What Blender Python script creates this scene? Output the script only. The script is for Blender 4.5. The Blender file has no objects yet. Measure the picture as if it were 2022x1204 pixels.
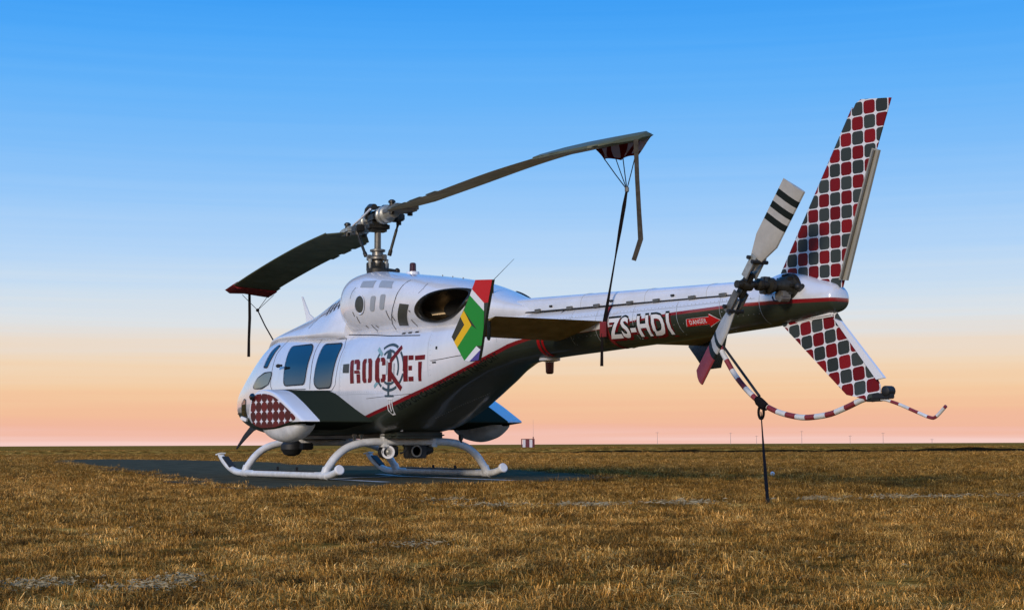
import bpy, bmesh, math, random
import numpy as np
from mathutils import Vector, Matrix, noise
from mathutils.bvhtree import BVHTree
random.seed(7); rng = np.random.default_rng(11)
S = bpy.context.scene
COL = S.collection
rad = math.radians

# ------------------------------------------------------------------ camera
CAM = Vector((18.243, -9.690, 0.4374)); YAW, PITCH, ROLL = 2.56460, 0.091395, -0.003655
fw = Vector((math.cos(YAW)*math.cos(PITCH), math.sin(YAW)*math.cos(PITCH), math.sin(PITCH)))
rt = Vector((math.sin(YAW), -math.cos(YAW), 0)); up = rt.cross(fw)
r2 = rt*math.cos(ROLL)+up*math.sin(ROLL); u2 = -rt*math.sin(ROLL)+up*math.cos(ROLL)
cd = bpy.data.cameras.new('camera'); cam = bpy.data.objects.new('camera', cd); COL.objects.link(cam)
M = Matrix((r2, u2, -fw)).transposed().to_4x4(); M.translation = CAM
cam.matrix_world = M
cd.sensor_width = 36; cd.lens = 3000/2022*36; cd.clip_start = 0.05; cd.clip_end = 20000
S.camera = cam

# ------------------------------------------------------------------ sky
def lin(c):
    return tuple(((v/255)/12.92 if v/255 <= .04045 else ((v/255+.055)/1.055)**2.4) for v in c)
W = bpy.data.worlds.new('World'); S.world = W; W.use_nodes = True
nt = W.node_tree; nt.nodes.clear()
out = nt.nodes.new('ShaderNodeOutputWorld'); bg = nt.nodes.new('ShaderNodeBackground')
tc = nt.nodes.new('ShaderNodeTexCoord'); sep = nt.nodes.new('ShaderNodeSeparateXYZ')
ramp = nt.nodes.new('ShaderNodeValToRGB'); ramp.color_ramp.interpolation = 'LINEAR'
stops = [(0.0, (246,206,197)), (.005, (242,190,174)), (.012, (241,184,158)), (.022, (243,190,154)), (.036, (244,203,162)),
         (.052, (241,214,184)), (.066, (233,220,207)), (.082, (220,226,231)), (.100, (203,222,240)), (.125, (180,213,247)),
         (.158, (153,201,249)), (.190, (126,189,249)), (.225, (102,179,249)), (.260, (79,168,248)), (.290, (60,157,244)), (.42, (50,146,238)), (1.0, (64,144,226))]
cr = ramp.color_ramp
cr.elements[0].position = stops[0][0]; cr.elements[0].color = (*lin(stops[0][1]), 1)
cr.elements[1].position = 1.0; cr.elements[1].color = (*lin(stops[-1][1]), 1)
for pz, c in stops[1:-1]:
    e = cr.elements.new(pz); e.color = (*lin(c), 1)
# faint flat streaks of dusk cloud: elevation is nudged by a noise stretched along the horizon
mp = nt.nodes.new('ShaderNodeMapping'); mp.inputs['Scale'].default_value = (3, 3, 190)
nz = nt.nodes.new('ShaderNodeTexNoise'); nz.inputs['Scale'].default_value = 1.0; nz.inputs['Detail'].default_value = 3
ma = nt.nodes.new('ShaderNodeMath'); ma.operation = 'MULTIPLY_ADD'; ma.inputs[1].default_value = .020; ma.inputs[2].default_value = -.010
ad = nt.nodes.new('ShaderNodeMath'); ad.operation = 'ADD'
L = nt.links.new
L(tc.outputs['Generated'], sep.inputs[0]); L(tc.outputs['Generated'], mp.inputs[0]); L(mp.outputs[0], nz.inputs['Vector'])
L(nz.outputs['Fac'], ma.inputs[0]); L(ma.outputs[0], ad.inputs[0]); L(sep.outputs['Z'], ad.inputs[1])
L(ad.outputs[0], ramp.inputs[0]); L(ramp.outputs[0], bg.inputs[0]); bg.inputs[1].default_value = 1.0; L(bg.outputs[0], out.inputs[0])

# ------------------------------------------------------------------ sun: low, behind the tail
sd = bpy.data.lights.new('sun', 'SUN'); sd.energy = 2.4; sd.angle = rad(12); sd.color = (1, .86, .70)
sun = bpy.data.objects.new('sun', sd); COL.objects.link(sun)
SUN_AZ, SUN_EL = math.atan2(-.84, .54), rad(20)
sdir = Vector((math.cos(SUN_AZ)*math.cos(SUN_EL), math.sin(SUN_AZ)*math.cos(SUN_EL), math.sin(SUN_EL)))
sun.rotation_euler = sdir.to_track_quat('Z', 'Y').to_euler(); sun.location = sdir*60
S.view_settings.view_transform = 'Standard'; S.view_settings.look = 'None'
S.view_settings.exposure = 0; S.view_settings.gamma = 1; S.view_settings.use_curve_mapping = False

# ------------------------------------------------------------------ helpers
def link(name, me, mat=None, parent=None, smooth=True, auto=35):
    if mat is not None:
        for m in (mat if isinstance(mat, (list, tuple)) else [mat]): me.materials.append(m)
    o = bpy.data.objects.new(name, me); COL.objects.link(o)
    if parent is not None: o.parent = parent
    if smooth:
        me.polygons.foreach_set('use_smooth', [True]*len(me.polygons))
        if auto:
            me.set_sharp_from_angle(angle=rad(auto))
    return o
def obj(name, bm, mat=None, parent=None, smooth=True, auto=35, recalc=True):
    if recalc: bmesh.ops.recalc_face_normals(bm, faces=bm.faces)
    me = bpy.data.meshes.new(name); bm.to_mesh(me); bm.free()
    return link(name, me, mat, parent, smooth, auto)
def thing(name, label, cat, loc=(0, 0, 0), group=None):
    o = bpy.data.objects.new(name, None); COL.objects.link(o); o.location = loc
    o.empty_display_size = .2
    o['label'] = label; o['category'] = cat
    if group: o['group'] = group
    return o
def rebase(root, loc):
    """move an Empty to the thing's base without moving its meshes"""
    d = Vector(loc); root.location = d
    for ch in root.children: ch.location = ch.location - d
def struct(o): o['kind'] = 'structure'; return o
def stuff(o): o['kind'] = 'stuff'; return o
def frame(d):
    d = Vector(d).normalized(); a = Vector((0, 0, 1)) if abs(d.z) < .9 else Vector((1, 0, 0))
    u = d.cross(a).normalized(); return u, u.cross(d).normalized()
def tube(bm, pts, r, seg=10, cap=True):
    pts = [Vector(p) for p in pts]; n = len(pts)
    rs = r if isinstance(r, (list, tuple)) else [r]*n
    rings = []; u = None
    for i, p in enumerate(pts):
        d = (pts[min(i+1, n-1)]-pts[max(i-1, 0)]).normalized()
        if u is None: u, v = frame(d)
        else:
            u = (u-d*u.dot(d)).normalized(); v = d.cross(u)
        if i == 0: v = d.cross(u)
        rings.append([bm.verts.new(p+(u*math.cos(2*math.pi*k/seg)+v*math.sin(2*math.pi*k/seg))*rs[i]) for k in range(seg)])
    fs = []
    for a, b in zip(rings, rings[1:]):
        for k in range(seg): fs.append(bm.faces.new((a[k], a[(k+1) % seg], b[(k+1) % seg], b[k])))
    if cap:
        bm.faces.new(rings[0][::-1]); bm.faces.new(rings[-1])
    return fs
def cyl(bm, a, b, r, r2=None, seg=14):
    return tube(bm, [a, b], [r, r if r2 is None else r2], seg)
def lathe(bm, o, d, prof, seg=20):
    """prof: list of (distance along d, radius)"""
    o = Vector(o); d = Vector(d).normalized(); u, v = frame(d); rings = []
    for h, r in prof:
        rings.append([bm.verts.new(o+d*h+(u*math.cos(2*math.pi*k/seg)+v*math.sin(2*math.pi*k/seg))*max(r, 1e-4)) for k in range(seg)])
    for a, b in zip(rings, rings[1:]):
        for k in range(seg): bm.faces.new((a[k], a[(k+1) % seg], b[(k+1) % seg], b[k]))
    bm.faces.new(rings[0][::-1]); bm.faces.new(rings[-1])
def box(bm, c, s, ax=None, bev=.15):
    t = bmesh.new(); bmesh.ops.create_cube(t, size=1)
    R = Matrix.Identity(3)
    if ax is not None:
        x = Vector(ax).normalized(); y, z = frame(x); R = Matrix((x, y, z)).transposed()
    for v in t.verts: v.co = Vector((v.co.x*s[0], v.co.y*s[1], v.co.z*s[2]))
    if bev: bmesh.ops.bevel(t, geom=t.edges[:], offset=min(s)*bev, segments=2, affect='EDGES')
    for v in t.verts: v.co = R @ v.co+Vector(c)
    me = bpy.data.meshes.new('t'); t.to_mesh(me); t.free(); bm.from_mesh(me); bpy.data.meshes.remove(me)
def prism(bm, pts, d):
    """polygon pts (3-D) pushed along vector d"""
    d = Vector(d); a = [bm.verts.new(Vector(p)) for p in pts]; b = [bm.verts.new(Vector(p)+d) for p in pts]
    bm.faces.new(a[::-1]); bm.faces.new(b); n = len(a)
    for i in range(n): bm.faces.new((a[i], a[(i+1) % n], b[(i+1) % n], b[i]))
def smooth_path(pts, k=6):
    P = [Vector(p) for p in pts]; o = []
    for i in range(len(P)-1):
        p0, p1, p2, p3 = P[max(i-1, 0)], P[i], P[i+1], P[min(i+2, len(P)-1)]
        for j in range(k):
            t = j/k
            o.append(.5*((2*p1)+(p2-p0)*t+(2*p0-5*p1+4*p2-p3)*t*t+(3*p1-p0-3*p2+p3)*t**3))
    o.append(P[-1]); return o
def pchip(x, y, xs):
    x = np.array(x, float); y = np.array(y, float); h = np.diff(x); dl = np.diff(y)/h
    m = np.zeros_like(y); m[0] = dl[0]; m[-1] = dl[-1]
    for i in range(1, len(x)-1):
        if dl[i-1]*dl[i] > 0:
            w1 = 2*h[i]+h[i-1]; w2 = h[i]+2*h[i-1]; m[i] = (w1+w2)/(w1/dl[i-1]+w2/dl[i])
    i = np.clip(np.searchsorted(x, xs)-1, 0, len(x)-2); t = (xs-x[i])/h[i]
    return ((1+2*t)*(1-t)**2*y[i]+t*(1-t)**2*h[i]*m[i]+t*t*(3-2*t)*y[i+1]+t*t*(t-1)*h[i]*m[i+1])
def loft(st, xs, N=88):
    """st rows: X, half width, z bottom, z of widest point, z top, exponent below, exponent above"""
    st = np.array(st, float); cols = [pchip(st[:, 0], st[:, k], xs) for k in range(1, 7)]
    bm = bmesh.new(); rings = []
    for j, X in enumerate(xs):
        w, zb, zc, zt, nb, na = (c[j] for c in cols); r = []
        for k in range(N):
            t = 2*math.pi*k/N; c, s = math.cos(t), math.sin(t); n = na if s >= 0 else nb
            y = w*math.copysign(abs(c)**(2/n), c); z = zc+((zt-zc) if s >= 0 else (zc-zb))*math.copysign(abs(s)**(2/n), s)
            r.append(bm.verts.new((X, y, z)))
        rings.append(r)
    for a, b in zip(rings, rings[1:]):
        for k in range(N): bm.faces.new((a[k], a[(k+1) % N], b[(k+1) % N], b[k]))
    bm.faces.new(rings[0]); bm.faces.new(rings[-1][::-1])
    return bm

# ------------------------------------------------------------------ materials
def mat(name, col, rough=.5, metal=0, coat=0, bump=None, var=0, vscale=4, spec=None):
    m = bpy.data.materials.new(name); m.use_nodes = True; n = m.node_tree; b = n.nodes['Principled BSDF']
    b.inputs['Base Color'].default_value = (*col, 1); b.inputs['Roughness'].default_value = rough
    b.inputs['Metallic'].default_value = metal; b.inputs['Coat Weight'].default_value = coat
    if coat: b.inputs['Coat Roughness'].default_value = .06
    if spec is not None: b.inputs['Specular IOR Level'].default_value = spec
    t = n.nodes.new('ShaderNodeTexCoord')
    if var:
        z = n.nodes.new('ShaderNodeTexNoise'); z.inputs['Scale'].default_value = vscale; z.inputs['Detail'].default_value = 6; z.inputs['Roughness'].default_value = .65
        r = n.nodes.new('ShaderNodeMapRange'); r.inputs[1].default_value = .3; r.inputs[2].default_value = .7; r.inputs[3].default_value = 1-var; r.inputs[4].default_value = 1+var*.4
        mx = n.nodes.new('ShaderNodeVectorMath'); mx.operation = 'SCALE'; mx.inputs[0].default_value = col
        n.links.new(t.outputs['Object'], z.inputs['Vector']); n.links.new(z.outputs['Fac'], r.inputs[0]); n.links.new(r.outputs[0], mx.inputs['Scale'])
        n.links.new(mx.outputs[0], b.inputs['Base Color'])
        rr = n.nodes.new('ShaderNodeMapRange'); rr.inputs[1].default_value = .3; rr.inputs[2].default_value = .7; rr.inputs[3].default_value = min(1, rough*1.25); rr.inputs[4].default_value = rough*.8
        n.links.new(z.outputs['Fac'], rr.inputs[0]); n.links.new(rr.outputs[0], b.inputs['Roughness'])
    if bump:
        z2 = n.nodes.new('ShaderNodeTexNoise'); z2.inputs['Scale'].default_value = bump[0]; z2.inputs['Detail'].default_value = 4
        bp = n.nodes.new('ShaderNodeBump'); bp.inputs['Strength'].default_value = bump[1]; bp.inputs['Distance'].default_value = .02
        n.links.new(t.outputs['Object'], z2.inputs['Vector']); n.links.new(z2.outputs['Fac'], bp.inputs['Height']); n.links.new(bp.outputs[0], b.inputs['Normal'])
    return m
WHITE = (.76, .76, .79)
m_white = mat('white_paint', WHITE, .28, coat=.5, var=.14, vscale=2.5, bump=(1.6, .12))
m_skid = mat('white_skid_paint', (.72, .71, .69), .4, var=.25, vscale=9)
m_sheet = mat('matt_dark_paint', (.026, .032, .022), .5, var=.2)
m_dark = mat('dark_grey_paint', (.030, .036, .027), .22, coat=.6, var=.15, bump=(1.6, .10))
m_red = mat('red_paint', (.26, .012, .016), .35, coat=.3, var=.15)
m_redl = mat('red_decal', (.56, .012, .012), .4)
m_maroon = mat('maroon_decal', (.165, .008, .010), .4, var=.3, vscale=14)
m_slate = mat('slate_decal', (.045, .075, .095), .4)
m_teal = mat('pale_teal_decal', (.22, .38, .42), .4)
m_ink = mat('black_decal', (.010, .014, .012), .5)
m_whited = mat('white_decal', (.78, .76, .76), .4)
m_green = mat('green_decal', (.010, .25, .022), .35, coat=.3)
m_yel = mat('yellow_decal', (.85, .48, .005), .35, coat=.3)
m_blue = mat('blue_decal', (.075, .06, .26), .35, coat=.3)
m_blackp = mat('black_flag_paint', (.03, .032, .02), .25, coat=.3)
m_grey = mat('grey_patch', (.36, .38, .40), .45, var=.1)
m_greyd = mat('dark_grille', (.055, .055, .04), .5, var=.2)
m_glass = mat('tinted_glass', (.003, .009, .014), .03, spec=.9)
m_glassl = mat('clear_glass', (.17, .17, .12), .05, spec=.8)
m_rub = mat('black_rubber', (.012, .012, .012), .6)
for _m in (m_redl, m_maroon, m_slate, m_teal, m_ink, m_whited, m_green, m_yel, m_blue, m_blackp):
    _b = _m.node_tree.nodes['Principled BSDF']; _b.inputs['Specular IOR Level'].default_value = .15; _b.inputs['Coat Weight'].default_value = 0
m_seam = mat('panel_gap', (.03, .03, .035), .8)
m_steel = mat('worn_steel', (.22, .20, .17), .42, metal=.7, var=.4, vscale=18)
m_steel2 = mat('dark_oily_metal', (.05, .045, .035), .45, metal=.6, var=.5, vscale=25)
m_alu = mat('pale_grip_metal', (.42, .41, .36), .4, metal=.5, var=.35, vscale=15)
m_exh = mat('burnt_exhaust_metal', (.10, .075, .045), .32, metal=.9, var=.5, vscale=6)
m_soot = mat('soot', (.006, .005, .004), .9)
m_blade = mat('olive_blade_paint', (.105, .108, .050), .55, var=.3, vscale=3)
m_bladeu = mat('warm_lit_underside', (.27, .19, .070), .6, var=.35, vscale=5)  # warm light on aft blade underside and tailplane is put into this colour
m_trw = mat('white_tail_blade_paint', (.44, .42, .385), .45, var=.15, vscale=12)
m_trr = mat('faded_red_blade_paint', (.25, .03, .035), .5, var=.2)
m_strap = mat('dark_webbing', (.014, .011, .011), .95, var=.3, vscale=30, spec=.05)
m_tan = mat('tan_webbing', (.055, .042, .026), .85, var=.3, vscale=20)  # tan webbing of the aft streamer
m_redcl = mat('red_cloth', (.30, .014, .016), .8, var=.4, vscale=12)
m_whcl = mat('white_cloth', (.62, .50, .50), .8)
m_beacon = mat('dark_red_lens', (.05, .006, .008), .15)
m_tabw = mat('khaki_tab_paint', (.34, .31, .24), .4, var=.2)
m_tabb = mat('white_tab_paint', WHITE, .22, coat=.5)

def livery():
    """white above, red pin stripe, dark grey below: the paint edge runs along a drawn height curve"""
    m = bpy.data.materials.new('fuselage_livery'); m.use_nodes = True; n = m.node_tree; b = n.nodes['Principled BSDF']; l = n.links.new
    t = n.nodes.new('ShaderNodeTexCoord'); s = n.nodes.new('ShaderNodeSeparateXYZ'); l(t.outputs['Object'], s.inputs[0])
    def math_(op, a, bb=None, c=None):
        q = n.nodes.new('ShaderNodeMath'); q.operation = op
        for i, v in enumerate((a, bb, c)):
            if v is None: continue
            if hasattr(v, 'is_output'): l(v, q.inputs[i])
            else: q.inputs[i].default_value = v
        return q.outputs[0]
    def curve(pts):
        fc = n.nodes.new('ShaderNodeFloatCurve'); c = fc.mapping.curves[0]
        P = [((x+5)/14.5, z/3) for x, z in pts]
        c.points[0].location = P[0]; c.points[-1].location = P[-1]
        for p in P[1:-1]: c.points.new(*p)
        for p in c.points: p.handle_type = 'VECTOR'
        fc.mapping.update(); l(math_('DIVIDE', math_('ADD', s.outputs['X'], 5.0), 14.5), fc.inputs['Value']); fc.inputs['Factor'].default_value = 1
        return math_('MULTIPLY', fc.outputs[0], 3.0)
    top = curve(STRIPE_TOP); bot = curve(STRIPE_BOT)
    below_top = math_('LESS_THAN', s.outputs['Z'], top); below_bot = math_('LESS_THAN', s.outputs['Z'], bot)
    z = n.nodes.new('ShaderNodeTexNoise'); z.inputs['Scale'].default_value = 2.2; z.inputs['Detail'].default_value = 6; l(t.outputs['Object'], z.inputs['Vector'])
    # grime streaks running down the skin
    mp = n.nodes.new('ShaderNodeMapping'); mp.inputs['Scale'].default_value = (16, 16, 1.6); l(t.outputs['Object'], mp.inputs[0])
    z3 = n.nodes.new('ShaderNodeTexNoise'); z3.inputs['Scale'].default_value = 1; z3.inputs['Detail'].default_value = 5; l(mp.outputs[0], z3.inputs['Vector'])
    mr = n.nodes.new('ShaderNodeMapRange'); mr.inputs[1].default_value = .35; mr.inputs[2].default_value = .75; mr.inputs[3].default_value = 1.0; mr.inputs[4].default_value = .88
    l(math_('MULTIPLY_ADD', z.outputs['Fac'], .5, math_('MULTIPLY', z3.outputs['Fac'], .5)), mr.inputs[0])
    m1 = n.nodes.new('ShaderNodeMix'); m1.data_type = 'RGBA'; m1.inputs[6].default_value = (*WHITE, 1); m1.inputs[7].default_value = (.27, .010, .016, 1); l(below_top, m1.inputs[0])
    m2 = n.nodes.new('ShaderNodeMix'); m2.data_type = 'RGBA'; m2.inputs[7].default_value = (.038, .046, .030, 1); l(m1.outputs[2], m2.inputs[6]); l(below_bot, m2.inputs[0])
    sc = n.nodes.new('ShaderNodeVectorMath'); sc.operation = 'SCALE'; l(m2.outputs[2], sc.inputs[0]); l(mr.outputs[0], sc.inputs['Scale'])
    l(sc.outputs[0], b.inputs['Base Color']); l(math_('MULTIPLY_ADD', below_bot, .16, .26), b.inputs['Roughness']); b.inputs['Metallic'].default_value = .12; l(math_('MULTIPLY_ADD', below_bot, -.45, .75), b.inputs['Coat Weight']); b.inputs['Coat Roughness'].default_value = .08
    l(math_('MULTIPLY_ADD', below_bot, -.15, .5), b.inputs['Specular IOR Level'])
    z2 = n.nodes.new('ShaderNodeTexNoise'); z2.inputs['Scale'].default_value = 1.7; z2.inputs['Detail'].default_value = 3; l(t.outputs['Object'], z2.inputs['Vector'])
    bp = n.nodes.new('ShaderNodeBump'); bp.inputs['Strength'].default_value = .12; bp.inputs['Distance'].default_value = .02; l(z2.outputs['Fac'], bp.inputs['Height']); l(bp.outputs[0], b.inputs['Normal'])
    return m
CHIN = [(-5, .96), (-3.4, .93), (-2.6, .78), (.80, .765)]
STRIPE_TOP = CHIN+[(1.006, .809), (1.504, .913), (1.944, 1.027), (2.284, 1.116), (2.606, 1.209), (2.914, 1.306), (3.219, 1.406), (3.487, 1.488), (3.776, 1.565), (3.969, 1.600), (4.157, 1.618), (4.44, 1.629), (4.717, 1.626), (5.163, 1.618), (5.515, 1.635), (6.1, 1.69), (6.657, 1.723), (7.174, 1.730), (7.527, 1.737), (7.932, 1.727), (8.234, 1.722), (8.559, 1.711), (9.5, 1.70)]
STRIPE_BOT = CHIN+[(1.006, .770), (1.473, .865), (1.91, .975), (2.245, 1.065), (2.563, 1.158), (2.872, 1.256), (3.181, 1.358), (3.448, 1.437), (3.746, 1.518), (3.945, 1.555), (4.142, 1.585), (4.433, 1.613), (4.717, 1.620), (5.163, 1.612), (5.515, 1.629), (6.1, 1.672), (6.657, 1.694), (7.174, 1.700), (7.527, 1.707), (7.932, 1.694), (8.234, 1.686), (8.559, 1.676), (9.5, 1.67)]
m_body = livery()

def checker(name, px, pz, ox, oz, ang, red, grey, base, rnd=.48, gap=.925, odd=True, skew=0.0):
    """rounded red and grey squares on white: flat print"""
    m = bpy.data.materials.new(name); m.use_nodes = True; n = m.node_tree; b = n.nodes['Principled BSDF']; l = n.links.new
    t = n.nodes.new('ShaderNodeTexCoord'); s = n.nodes.new('ShaderNodeSeparateXYZ'); l(t.outputs['Object'], s.inputs[0])
    def math_(op, a, bb=None, c=None):
        q = n.nodes.new('ShaderNodeMath'); q.operation = op
        for i, v in enumerate((a, bb, c)):
            if v is None: continue
            if hasattr(v, 'is_output'): l(v, q.inputs[i])
            else: q.inputs[i].default_value = v
        return q.outputs[0]
    ca, sa = math.cos(ang), math.sin(ang)
    x0 = math_('ADD', s.outputs['X'], -ox); z0 = math_('ADD', s.outputs['Z'], -oz)
    v = math_('ADD', math_('MULTIPLY', x0, -sa), math_('MULTIPLY', z0, ca))
    u = math_('ADD', math_('ADD', math_('MULTIPLY', x0, ca), math_('MULTIPLY', z0, sa)), math_('MULTIPLY', v, skew))
    u = math_('DIVIDE', u, px); v = math_('DIVIDE', v, pz)
    iu, iv = math_('FLOOR', u), math_('FLOOR', v)
    fu = math_('ABSOLUTE', math_('SUBTRACT', math_('FRACT', u), .5)); fv = math_('ABSOLUTE', math_('SUBTRACT', math_('FRACT', v), .5))
    h = gap/2
    qu = math_('MAXIMUM', math_('SUBTRACT', fu, h-rnd*h), 0.0); qv = math_('MAXIMUM', math_('SUBTRACT', fv, h-rnd*h), 0.0)
    d = math_('SQRT', math_('ADD', math_('MULTIPLY', qu, qu), math_('MULTIPLY', qv, qv)))
    ins = math_('LESS_THAN', d, rnd*h)
    par = math_('FLOORED_MODULO', math_('ADD', iu, iv), 2.0)
    wn = n.nodes.new('ShaderNodeTexWhiteNoise'); wn.noise_dimensions = '2D'; cv = n.nodes.new('ShaderNodeCombineXYZ'); l(iu, cv.inputs[0]); l(iv, cv.inputs[1]); l(cv.outputs[0], wn.inputs['Vector'])
    c1 = n.nodes.new('ShaderNodeMix'); c1.data_type = 'RGBA'; c1.inputs[6].default_value = (*red, 1); c1.inputs[7].default_value = (*grey, 1); l(par, c1.inputs[0])
    sc = n.nodes.new('ShaderNodeVectorMath'); sc.operation = 'SCALE'; l(c1.outputs[2], sc.inputs[0]); l(math_('MULTIPLY_ADD', wn.outputs['Value'], .5, .7), sc.inputs['Scale'])
    c2 = n.nodes.new('ShaderNodeMix'); c2.data_type = 'RGBA'; c2.inputs[6].default_value = (*base, 1); l(sc.outputs[0], c2.inputs[7]); l(ins, c2.inputs[0])
    l(c2.outputs[2], b.inputs['Base Color']); b.inputs['Roughness'].default_value = .38; b.inputs['Specular IOR Level'].default_value = .15
    return m
RED, GRY = (.20, .007, .009), (.042, .050, .045)
m_chk = checker('fin_checker_print', .131, .126, 8.03, 1.905, rad(-1), RED, GRY, (.74, .72, .72), skew=-.03)
m_chk2 = checker('lower_fin_checker_print', .140, .128, 8.03, 1.50, rad(8), RED, GRY, (.74, .72, .72))
m_chk3 = checker('sponson_checker_print', .18, .125, -.45, .62, rad(0), (.12, .004, .005), (.075, .004, .004), (.74, .72, .74), rnd=.80, gap=1.0)

# ================================================================== SETTING
PAD = [(-31, 5.0), (-23, 2.4), (-14, .4), (-5.1, -1.5), (.6, -3.1), (3.6, -3.6), (4.3, -2.7), (4.0, -1.7), (3.7, -.7), (3.3, .4), (3.0, 1.3), (1.7, 2.95), (-1.8, 4.2), (-4.5, 4.97), (-8.2, 5.57), (-13, 5.3), (-18, 6.9), (-27, 7.4), (-31, 6.6)]
def in_poly(x, y, poly=PAD):
    c = False; j = len(poly)-1
    for i in range(len(poly)):
        xi, yi = poly[i]; xj, yj = poly[j]
        if (yi > y) != (yj > y) and x < (xj-xi)*(y-yi)/(yj-yi)+xi: c = not c
        j = i
    return c
FX, FY = math.cos(YAW), math.sin(YAW)      # horizontal direction the photograph looks in
BANK = 79.0
def ground_z(x, y):
    dx, dy = x-CAM.x, y-CAM.y; f = dx*FX+dy*FY; s = dx*FY-dy*FX
    z = -.016+.010*noise.noise((x*.9, y*.9, 3.1))
    if not (-45 < x < 8 and -6 < y < 10):
        z += .02*noise.noise((x*.22, y*.22, 9.0))-.004
    # low grass bank running across the far side of the field
    b = BANK+3*noise.noise((s*.02, 1.7, 0))+.05*s; t = f-b
    top = .25+.06*noise.noise((s*.15, 4.4, 0)) if s > -2 else .20
    if t > -2.0:
        z += top*min(1, (t+2.0)/2.0)**1.3*(1 if t < 10 else max(0, 1-(t-10)/25.0))
    if f > 300: z += .25*noise.noise((s*.004, f*.002, 0))
    return z
def build_ground():
    bm = bmesh.new(); A = 360; rs = [0.0]; r = .35
    while r < 9000:
        rs.append(r); r *= 1.045 if r < 60 or r > 140 else 1.012
    rings = []
    for r in rs[1:]:
        ring = []
        for k in range(A):
            a = 2*math.pi*k/A; x = CAM.x+r*math.cos(a); y = CAM.y+r*math.sin(a); ring.append(bm.verts.new((x, y, ground_z(x, y))))
        rings.append(ring)
    c = bm.verts.new((CAM.x, CAM.y, ground_z(CAM.x, CAM.y)))
    for k in range(A): bm.faces.new((c, rings[0][k], rings[0][(k+1) % A]))
    for a, b in zip(rings, rings[1:]):
        for k in range(A): bm.faces.new((a[k], a[(k+1) % A], b[(k+1) % A], b[k]))
    return bm
def field_mat(name, blades):
    m = bpy.data.materials.new(name); m.use_nodes = True; n = m.node_tree; b = n.nodes['Principled BSDF']; l = n.links.new
    g = n.nodes.new('ShaderNodeNewGeometry')
    def nz_(scale, det=5, vec=None, rough=.6):
        z = n.nodes.new('ShaderNodeTexNoise'); z.inputs['Scale'].default_value = scale; z.inputs['Detail'].default_value = det; z.inputs['Roughness'].default_value = rough
        l(vec or g.outputs['Position'], z.inputs['Vector']); return z.outputs['Fac']
    def ramp_(fac, st):
        r = n.nodes.new('ShaderNodeValToRGB'); e = r.color_ramp
        e.elements[0].position, e.elements[0].color = st[0][0], (*st[0][1], 1); e.elements[1].position, e.elements[1].color = st[-1][0], (*st[-1][1], 1)
        for p, c in st[1:-1]: q = e.elements.new(p); q.color = (*c, 1)
        l(fac, r.inputs[0]); return r.outputs[0]
    def mix(f, a, c, mode='MIX'):
        q = n.nodes.new('ShaderNodeMix'); q.data_type = 'RGBA'; q.blend_type = mode
        for i, v in ((0, f), (6, a), (7, c)):
            if hasattr(v, 'is_output'): l(v, q.inputs[i])
            else: q.inputs[i].default_value = v if i == 0 else (*v, 1)
        return q.outputs[2]
    patch = ramp_(nz_(2.3, 6, rough=.74), [(.33, (.042, .025, .006)), (.44, (.185, .098, .021)), (.54, (.42, .225, .050)), (.66, (.70, .43, .125))])
    broad = ramp_(nz_(.06, 3), [(.35, (.62, .60, .50)), (.62, (1.10, 1.0, .90))])
    col = mix(1.0, patch, broad, 'MULTIPLY')
    olive = ramp_(nz_(4.5, 5, rough=.7), [(.52, (0, 0, 0)), (.68, (.9, .9, .9))])
    col = mix(olive, col, (.105, .078, .020))
    if blades:
        at = n.nodes.new('ShaderNodeAttribute'); at.attribute_name = 'tint'
        col = mix(1.0, col, ramp_(at.outputs['Fac'], [(0, (.16, .14, .10)), (.38, (.62, .58, .48)), (.76, (1.4, 1.35, 1.2)), (1, (3.0, 3.1, 4.0))]), 'MULTIPLY')
        b.inputs['Roughness'].default_value = .8; b.inputs['Specular IOR Level'].default_value = .05
    else:
        fine = ramp_(nz_(14, 8, rough=.75), [(.30, (.40, .34, .26)), (.5, (1.25, 1.15, 1.0)), (.72, (2.1, 1.95, 1.7))])
        col = mix(1.0, col, fine, 'MULTIPLY')
        b.inputs['Roughness'].default_value = .95; b.inputs['Specular IOR Level'].default_value = 0
        bp = n.nodes.new('ShaderNodeBump'); bp.inputs['Strength'].default_value = .8; bp.inputs['Distance'].default_value = .06; l(nz_(9, 8, rough=.75), bp.inputs['Height']); l(bp.outputs[0], b.inputs['Normal'])
    l(col, b.inputs['Base Color'])
    return m
m_field = field_mat('dry_field', False); m_grass = field_mat('dry_grass_blades', True)
struct(obj('grass_field', build_ground(), m_field, auto=0, recalc=False))

# bank foot: dark growth and the bank's shadow line, put into the strip's colour
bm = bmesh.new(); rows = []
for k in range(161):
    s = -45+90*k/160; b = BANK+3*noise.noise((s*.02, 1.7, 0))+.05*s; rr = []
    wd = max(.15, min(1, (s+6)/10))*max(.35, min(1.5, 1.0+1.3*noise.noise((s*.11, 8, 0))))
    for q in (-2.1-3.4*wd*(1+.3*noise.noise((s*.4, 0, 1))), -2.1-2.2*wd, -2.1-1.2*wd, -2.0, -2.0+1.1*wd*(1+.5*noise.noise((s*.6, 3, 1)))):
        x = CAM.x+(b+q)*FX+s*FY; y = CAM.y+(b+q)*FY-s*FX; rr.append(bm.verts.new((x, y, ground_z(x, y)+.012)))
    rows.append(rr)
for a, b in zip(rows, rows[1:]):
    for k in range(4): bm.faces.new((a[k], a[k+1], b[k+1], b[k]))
struct(obj('bank_shade_strip', bm, mat('bank_shade_colour', (.030, .019, .008), 1.0, var=.6, vscale=.6, spec=0.0), auto=0))
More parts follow.
